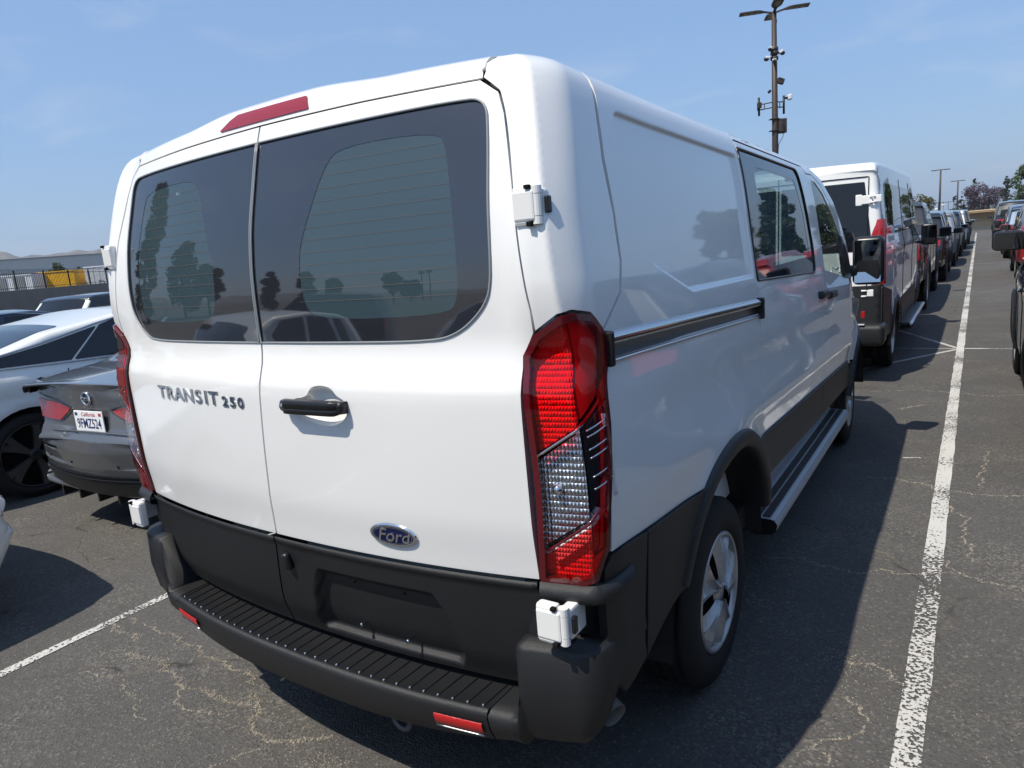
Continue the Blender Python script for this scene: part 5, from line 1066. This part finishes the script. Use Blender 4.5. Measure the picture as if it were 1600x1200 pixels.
# --- hills all round
rng = np.random.default_rng(8); rows = []
ang = np.linspace(-math.pi, math.pi, 361)
def hh(a):
    h = 34+16*math.sin(a*5+1)+9*math.sin(a*11+2)+6*math.sin(a*23+.5)+3*math.sin(a*47)+2*math.sin(a*90)
    dgr = math.degrees(a); lf = np.interp(dgr, [-95, -80, -70.5, -69.2, -68.2, -66.5, -65, -63.5, -60, -50], [70, 108, 108, 112, 96, 98, 104, 101, 84, 66]); k = float(sstep(-100, -85, dgr)*(1-sstep(-56, -46, dgr)))
    f = float(sstep(-25, -12, dgr)*(1-sstep(20, 40, dgr))); return (h*(1-k)+(lf+1.5*math.sin(a*180)+2*math.sin(a*260+1))*k)*(1-.85*f)
for a in np.linspace(-math.pi, math.pi, 1081):
    h = hh(a); r = []
    for k, (rr, fz) in enumerate(((1350, -.02), (1450, .28), (1560, .55), (1680, .80), (1800, 1.0), (1950, .93), (2300, .5))):
        j = 1+.10*math.sin(a*61+k*2.1)+.06*math.sin(a*143+k) if 0 < k < 4 else 1; r.append((1.7+rr*math.sin(a), rr*math.cos(a), h*.74*fz*j))
    rows.append(r)
V, F = loft_data(rows)
hm, n_, o_ = newmat('scrub_hillside'); pb = n_.nodes.new('ShaderNodeBsdfPrincipled'); pb.inputs['Roughness'].default_value = .95; tcn = n_.nodes.new('ShaderNodeTexCoord'); nz1 = n_.nodes.new('ShaderNodeTexNoise'); nz1.inputs['Scale'].default_value = .022; nz1.inputs['Detail'].default_value = 9; nz1.inputs['Roughness'].default_value = .68; rp = n_.nodes.new('ShaderNodeValToRGB')
rp.color_ramp.elements[0].position = .36; rp.color_ramp.elements[0].color = (.050, .052, .045, 1); rp.color_ramp.elements[1].position = .66; rp.color_ramp.elements[1].color = (.17, .145, .12, 1); e_ = rp.color_ramp.elements.new(.75); e_.color = (.34, .31, .28, 1)
n_.links.new(tcn.outputs['Object'], nz1.inputs['Vector']); n_.links.new(nz1.outputs['Fac'], rp.inputs[0]); n_.links.new(rp.outputs[0], pb.inputs['Base Color']); n_.links.new(pb.outputs[0], o_.inputs['Surface'])
tag(mesh_obj('hills', V, F, hm, None, True), kind='structure')
# --- far tan wall, raised ground and fence
TW = tag(empty('retaining_wall', (1.6, 72.1, 0), R(-2)), 'tan stucco retaining wall closing the far end of the lot', 'wall')
bm = bmesh.new(); bbox(bm, (70, .5, 1.58), (0, .25, .79), .01, None, 1); bm_obj('wall_face', bm, TANW, TW); rbox('wall_ledge', (70, .24, .10), (0, -.10, .86), .02, TANW, TW); rbox('wall_kerb', (70, .35, .14), (0, -.17, .07), .02, pbsdf('pale_kerb', (.5, .46, .38), .9), TW); rbox('wall_cap', (70, .62, .08), (0, .25, 1.60), .02, TANW, TW)
V = [(-60, 72.9, 1.45), (70, 68.5, 1.45), (90, 150, 1.4), (-80, 150, 1.4)]; tag(mesh_obj('raised_ground', V, [(0, 1, 2, 3)], pbsdf('dry_earth', (.22, .17, .11), .95, 0, 0, .2, None, .25, .4), None, False), kind='structure')
FF = tag(empty('terrace_fence', (1.6, 72.9, 1.62), R(-2)), 'dark railing fence along the top of the tan wall', 'fence')
V, F = tube_data([(0, 0, 0), (0, 0, 1.0)], .016, 5); P2 = bpy.data.meshes.new('picket2'); P2.from_pydata(V, [], F); P2.materials.append(IRON)
for i in range(120): inst('picket', P2, FF, (-28+i*.38, 0, 0))
for i in range(14): inst('post', PO, FF, (-28+i*3.6, 0, 0), None, (1, 1, .95))
for z in (.15, .95): rbox('rail', (46, .04, .04), (-5, 0, z), .005, IRON, FF)
# --- light poles
def far_pole(lb, x, y, h, sp):
    P_ = tag(empty('light_pole', (x, y, 0), R(8)), lb, 'light pole', 'light poles'); V, F = tube_data([(0, 0, 0), (0, 0, h)], [.14, .09], 10); mesh_obj('pole', V, F, BRONZE, P_); rbox('cross_arm', (sp, .10, .08), (0, 0, h+.02), .02, BRONZE, P_)
    for s in (-1, 1): rbox('lamp_head', (.6, .34, .09), (s*sp/2, 0, h+.0), .03, BRONZE, P_)
    rbox('base', (.5, .5, .6), (0, 0, .3), .05, CONC, P_); return P_
fp = far_pole('tall light pole with twin heads beyond the queue of cars', -2.14, 96, 6.55, 1.3)
for s, z in ((1, 2.55), (-1, 2.15)): rbox('camera', (.30, .4, .22), (s*.35, -.1, z), .08, WTR, fp, None, 3); rbox('camera_arm', (.3, .05, .05), (s*.15, 0, z), .01, WTR, fp)
far_pole('smaller light pole with twin heads further away on the right', -.95, 121, 6.0, 1.2)
LPOLE = tag(empty('camera_pole', (-5.3, 29.6, 0), R(33.4)), 'tall bronze lamp pole with cameras and antennas rising behind the van', 'light pole', 'light poles')
V, F = tube_data([(0, 0, 0), (0, 0, 5.0), (0, 0, 9.98)], [.155, .125, .095], 14); mesh_obj('pole', V, F, BRONZE, LPOLE); rbox('base', (.6, .6, .7), (0, 0, .35), .06, CONC, LPOLE)
for k, a in enumerate((-12, 78, 168, 258)):
    H = empty('lamp_head', (0, 0, 9.92), R(a), LPOLE); rows = []
    for t in np.linspace(0, 1, 9):
        x = .08+1.22*t; w_ = .05+.15*float(sstep(.2, .45, t)); z = .10*math.sin(min(1, t*2)*math.pi/2); rows.append([(x, -w_, z), (x, -w_, z+.05), (x, w_, z+.05), (x, w_, z), (x, -w_, z)])
    V, F = loft_data(rows); mesh_obj('head_shell', V, F+[(40, 41, 42, 43)], BRONZE, H, False)
    for i in range(3): rbox('led_panel', (.16, .20, .012), (.62+i*.22, 0, .096), .003, pbsdf('led_lens', (.16, .16, .13), .3), H)
rbox('photo_cell', (.10, .10, .14), (.06, 0, 9.62), .03, BLACKS, LPOLE)
def pcam(x, z, yaw, tilt, wc):
    C_ = empty('camera', (x, 0, z), R(yaw), LPOLE); V, F = tube_data([(0, 0, 0), (.10, 0, 0)], .02, 6); mesh_obj('camera_arm', V, F, BRONZE, C_); bm = bmesh.new(); bmesh.ops.create_uvsphere(bm, u_segments=12, v_segments=8, radius=.09); o = bm_obj('camera_dome', bm, BLACKS, C_, True); o.location = (.24, 0, -.05); o.scale = (1.2, .8, .9); rbox('camera_cap', (.18, .15, .10), (.18, 0, .0), .03, WTR, C_, (0, R(tilt), 0), 3)
pcam(-.08, 8.30, 180, -10, 0); pcam(.08, 8.48, 0, -30, 0); pcam(-.02, 8.62, 215, 0, 0); pcam(.0, 8.15, 250, 20, 0)
for z in (8.25, 8.45, 8.6): V, F = tube_data([(0, 0, z-.06), (0, 0, z+.06)], .15, 12); mesh_obj('clamp', V, F, BRONZE, LPOLE)
rbox('floodlight', (.26, .16, .22), (.24, 0, 7.38), .02, BRONZE, LPOLE, (0, R(20), 0)); rbox('small_sensor', (.14, .08, .10), (-.21, 0, 7.02), .02, BLACKS, LPOLE, (0, R(-40), 0))
for z in (6.38, 6.58): V, F = tube_data([(-.72, 0, z-.04), (.0, 0, z+.03), (.40, 0, z+.0)], .022, 6); mesh_obj('bracket_bar', V, F, BRONZE, LPOLE)
for x in (-.42, -.70, .2): rbox('bracket_web', (.03, .03, .22), (x, 0, 6.46), .004, BRONZE, LPOLE)
for x, z0, z1 in ((-.64, 6.12, 6.82), (.36, 6.12, 6.82)): V, F = tube_data([(x, 0, z0), (x, 0, z1)], .045, 8); mesh_obj('antenna_mast', V, F, IRON, LPOLE)
rbox('radio_box', (.16, .14, .22), (-.64, -.05, 6.52), .02, BRONZE, LPOLE); rbox('antenna_dish', (.16, .20, .22), (.60, 0, 6.74), .05, WTR, LPOLE, None, 3); rbox('antenna_arm', (.16, .05, .08), (.46, 0, 6.72), .01, IRON, LPOLE)
rbox('junction_box', (.34, .26, .56), (.27, 0, 5.66), .02, BRONZE, LPOLE); rbox('box_cover', (.16, .10, .40), (.20, -.16, 5.60), .04, BRONZE, LPOLE, None, 3)
for z in (5.5, 5.95): rbox('strap', (.34, .30, .03), (-.04, 0, z), .004, BRONZE, LPOLE)
V, F = tube_data([(.34, 0, 5.38), (.32, 0, 5.25), (.14, 0, 4.95), (.12, 0, 4.6)], .012, 5); mesh_obj('cable', V, F, IRON, LPOLE)
# --- trees
def leafmat(name, c0, c1, c2=None):
    if name in MATS: return MATS[name]
    m, n, o = newmat(name); p = n.nodes.new('ShaderNodeBsdfPrincipled'); p.inputs['Roughness'].default_value = .6; g = n.nodes.new('ShaderNodeNewGeometry'); r = n.nodes.new('ShaderNodeValToRGB'); r.color_ramp.elements[0].color = (*c0, 1); r.color_ramp.elements[1].color = (*c1, 1)
    if c2: e = r.color_ramp.elements.new(.72); e.color = (*c2, 1)
    tl = n.nodes.new('ShaderNodeBsdfTranslucent'); n.links.new(r.outputs[0], tl.inputs[0]); mx = n.nodes.new('ShaderNodeMixShader'); mx.inputs[0].default_value = .25
    n.links.new(g.outputs['Random Per Island'], r.inputs[0]); n.links.new(r.outputs[0], p.inputs['Base Color']); n.links.new(p.outputs[0], mx.inputs[1]); n.links.new(tl.outputs[0], mx.inputs[2]); n.links.new(mx.outputs[0], o.inputs['Surface']); MATS[name] = m; return m
BARK = pbsdf('bark', (.085, .065, .05), .9, 0, 0, .2, (20, .6, .03), .3, 4)
def leaves(C, N_, size, seed):
    rg = np.random.default_rng(seed); k = len(C); d = rg.normal(size=(k, 3)); d /= np.linalg.norm(d, axis=1)[:, None]; e = np.cross(d, rg.normal(size=(k, 3))); e /= np.linalg.norm(e, axis=1)[:, None]; f = np.cross(d, e); s = size*rg.uniform(.6, 1.3, (k, 1))
    V = np.stack([C-d*s*.0-e*s, C+f*s*.55, C+e*s, C-f*s*.55], 1).reshape(-1, 3); return V, np.arange(4*k).reshape(-1, 4)
def tree(name, label, loc, h, base, rx, mat, n=2600, size=.16, shape='round', seed=1, group=None, clumps=26):
    T_ = tag(empty(name, loc), label, 'tree', group); rg = np.random.default_rng(seed); cz = (h+base)/2; rz_ = (h-base)/2; C = []
    tr = .035*h**.9 if shape != 'palm' else .14
    V, F = tube_data([(0, 0, -.1), (.03*h*rg.normal()*.3, 0, h*.3), (.05*rg.normal(), .05*rg.normal(), h*.75)], [tr, tr*.75, tr*.25], 8); tk = mesh_obj('trunk', V, F, BARK, T_)
    ccs = []
    for i in range(clumps):
        u = rg.normal(size=3); u /= np.linalg.norm(u); r = rg.uniform(.35, 1.0)**.5
        if shape == 'round': c = np.array([u[0]*rx*r*.82, u[1]*rx*r*.82, cz+u[2]*rz_*r*.85]); cr_ = rx*rg.uniform(.20, .38)
        elif shape == 'poplar':
            t = rg.uniform(0, 1); w_ = rx*(1-abs(2*t-.7)**1.8*.5)*(1 if t < .8 else (1-t)/.2*.8+.2); c = np.array([u[0]*w_*.7, u[1]*w_*.7, base+(h-base)*t]); cr_ = rx*rg.uniform(.3, .5)
        elif shape == 'cone': t = rg.uniform(0, 1)**1.3; w_ = rx*(1-t)*1.05+.08; c = np.array([u[0]*w_*.8, u[1]*w_*.8, base+(h-base)*t]); cr_ = w_*rg.uniform(.25, .5)+.06
        ccs.append(c); m_ = n//clumps; q = rg.normal(size=(m_, 3)); q /= np.linalg.norm(q, axis=1)[:, None]; q = q*(rg.uniform(.2, 1, (m_, 1))**.5)*cr_*np.array([1, 1, .8]); C.append(c+q)
    C = np.vstack(C); V, F = leaves(C, None, size, seed+9); mesh_obj('crown', V, F, mat, T_, False)
    for c in ccs[:7]:
        st = np.array([0, 0, max(base*.7, c[2]-rz_*.6)]); V, F = tube_data([st, (st+c)/2+[0, 0, .05*h], c], [tr*.35, tr*.2, tr*.06], 5); mesh_obj('branch', V, F, BARK, tk)
    return T_
LG = leafmat('leaf_green', (.020, .040, .012), (.085, .125, .035)); LO = leafmat('leaf_olive', (.045, .055, .018), (.16, .15, .05)); LD = leafmat('leaf_dark', (.012, .024, .012), (.045, .070, .030)); LJ = leafmat('leaf_jacaranda', (.050, .050, .030), (.20, .14, .27), (.105, .080, .13)); LC = leafmat('leaf_blue_conifer', (.022, .036, .030), (.070, .095, .075))
GB = 'trees above the tan wall'
tree('olive_tree', 'small round olive green tree left of the far light pole', (-3.9, 88, 0), 4.0, 1.4, 1.75, LO, 2600, .10, 'round', 3, GB); tree('olive_tree', 'low dark green tree just right of the panel van roof', (-5.3, 90, 0), 4.3, 1.4, 1.3, LG, 1800, .10, 'round', 4, GB)
tree('jacaranda_tree', 'wide jacaranda tree with purple blossom above the tan wall', (2.25, 122, 0), 6.0, 1.3, 2.7, LJ, 5200, .13, 'round', 5, GB, 40)
tree('conifer_tree', 'left of two small dark conifers beside the far light pole', (-.95, 108, 0), 3.75, 1.2, .62, LC, 1300, .09, 'cone', 6, GB, 20); tree('conifer_tree', 'right of two small dark conifers beside the far light pole', (-.20, 108, 0), 3.6, 1.2, .55, LC, 1300, .09, 'cone', 7, GB, 20)
tree('blue_conifer_tree', 'blue green conifer between the jacaranda and the bright green tree', (4.75, 118, 0), 5.9, 1.2, 1.4, LC, 2400, .12, 'cone', 8, GB, 30); tree('blue_conifer_tree', 'dark conifer half hidden behind the jacaranda tree', (1.0, 126, 0), 6.2, 1.2, .9, LC, 1500, .12, 'cone', 18, GB, 24)
tree('green_tree', 'bright green tree cut off by the right edge of the picture', (6.0, 94, 0), 6.3, 1.5, 2.0, LG, 4200, .11, 'round', 9, GB, 34)
tree('street_tree', 'small round tree in front of the grey warehouse', (-108.7, 47.1, 0), 5.3, 2.4, 1.25, LG, 1800, .13, 'round', 10)
GT = 'trees mirrored in the van'
for i, (x, y, h, rx, shp, m_, ba) in enumerate(((-36, -7.5, 14.5, 2.4, 'poplar', LG, 1.0), (-38, -15.5, 10.5, 2.9, 'poplar', LG, 1.2), (-39, -20.5, 8.2, 2.8, 'round', LG, 1.5), (-43, -34, 7.4, 1.6, 'poplar', LD, .8), (-43, -42, 7.8, 2.0, 'poplar', LD, .8), (-45, -52, 6.6, 2.0, 'round', LG, 1.6), (-37, -62, 8.4, 2.6, 'round', LD, 1.6), (-36, -68, 5.6, 3.0, 'round', LD, 1.0),
        (17.5, 60, 8.6, 2.6, 'round', LG, 1.2), (14.0, 66, 9.5, 1.8, 'poplar', LD, 1.0), (16, 72, 8.0, 2.0, 'poplar', LD, 1.0), (12.5, 88, 8.6, 2.6, 'round', LG, 1.2))):
    tree('tree', ['tall poplar', 'broad poplar', 'round green tree', 'slim dark poplar', 'dark poplar', 'open round tree', 'spreading dark tree', 'low dark tree', 'round tree', 'slim poplar', 'short poplar', 'bushy tree'][i]+[' mirrored at the far left of the rear windows', ' mirrored beside the tall one in the left window', ' mirrored low in the left window', ' mirrored near the door split', ' mirrored just right of the door split', ' mirrored in the right window', ' mirrored at the right of the rear window', ' mirrored low at the right of the rear window', ' mirrored in the blank side panel', ' mirrored in the sliding door window', ' mirrored in the side window beyond the poplar', ' mirrored in the front door'][i],
         (x, y, 0), h, ba, rx, m_, 5200, .30, shp, 30+i, GT, 44)
for i, (x, y, h) in enumerate(((-42, -86, 9.0), (-41, -89, 9.6))):
    T_ = tag(empty('palm_tree', (x, y, 0)), ['shorter', 'taller'][i]+' of two fan palms mirrored at the right of the rear window', 'tree', GT); V, F = tube_data([(0, 0, 0), (.2, 0, h*.5), (0, .1, h)], [.22, .16, .14], 8); mesh_obj('trunk', V, F, BARK, T_)
    rg = np.random.default_rng(i); V = []; F = []
    for k in range(46):
        a = rg.uniform(0, 6.28); e = rg.uniform(-.7, 1.2); d = np.array([math.cos(a)*math.cos(e), math.sin(a)*math.cos(e), math.sin(e)]); sd_ = np.array([-math.sin(a), math.cos(a), 0])*.16; c = np.array([0, .1, h]); b = len(V); V += [c, c+d*.7-sd_*1.5, c+d*1.3+[0, 0, -.25], c+d*.7+sd_*1.5]; F.append((b, b+1, b+2, b+3))
    mesh_obj('crown', V, F, LD, T_, False)

# --- summer haze
bm = bmesh.new(); bbox(bm, (6400, 6400, 121), (0, 0, 59.5)); hz_ = bm_obj('haze', bm, None); hm_, n_, o_ = newmat('summer_haze'); pv = n_.nodes.new('ShaderNodeVolumePrincipled'); pv.inputs['Color'].default_value = (.80, .87, .96, 1); pv.inputs['Density'].default_value = .00022; pv.inputs['Anisotropy'].default_value = .2
n_.links.new(pv.outputs[0], o_.inputs['Volume']); hz_.data.materials.append(hm_); tag(hz_, kind='stuff'); hz_['label'] = 'thin summer haze over the whole place'
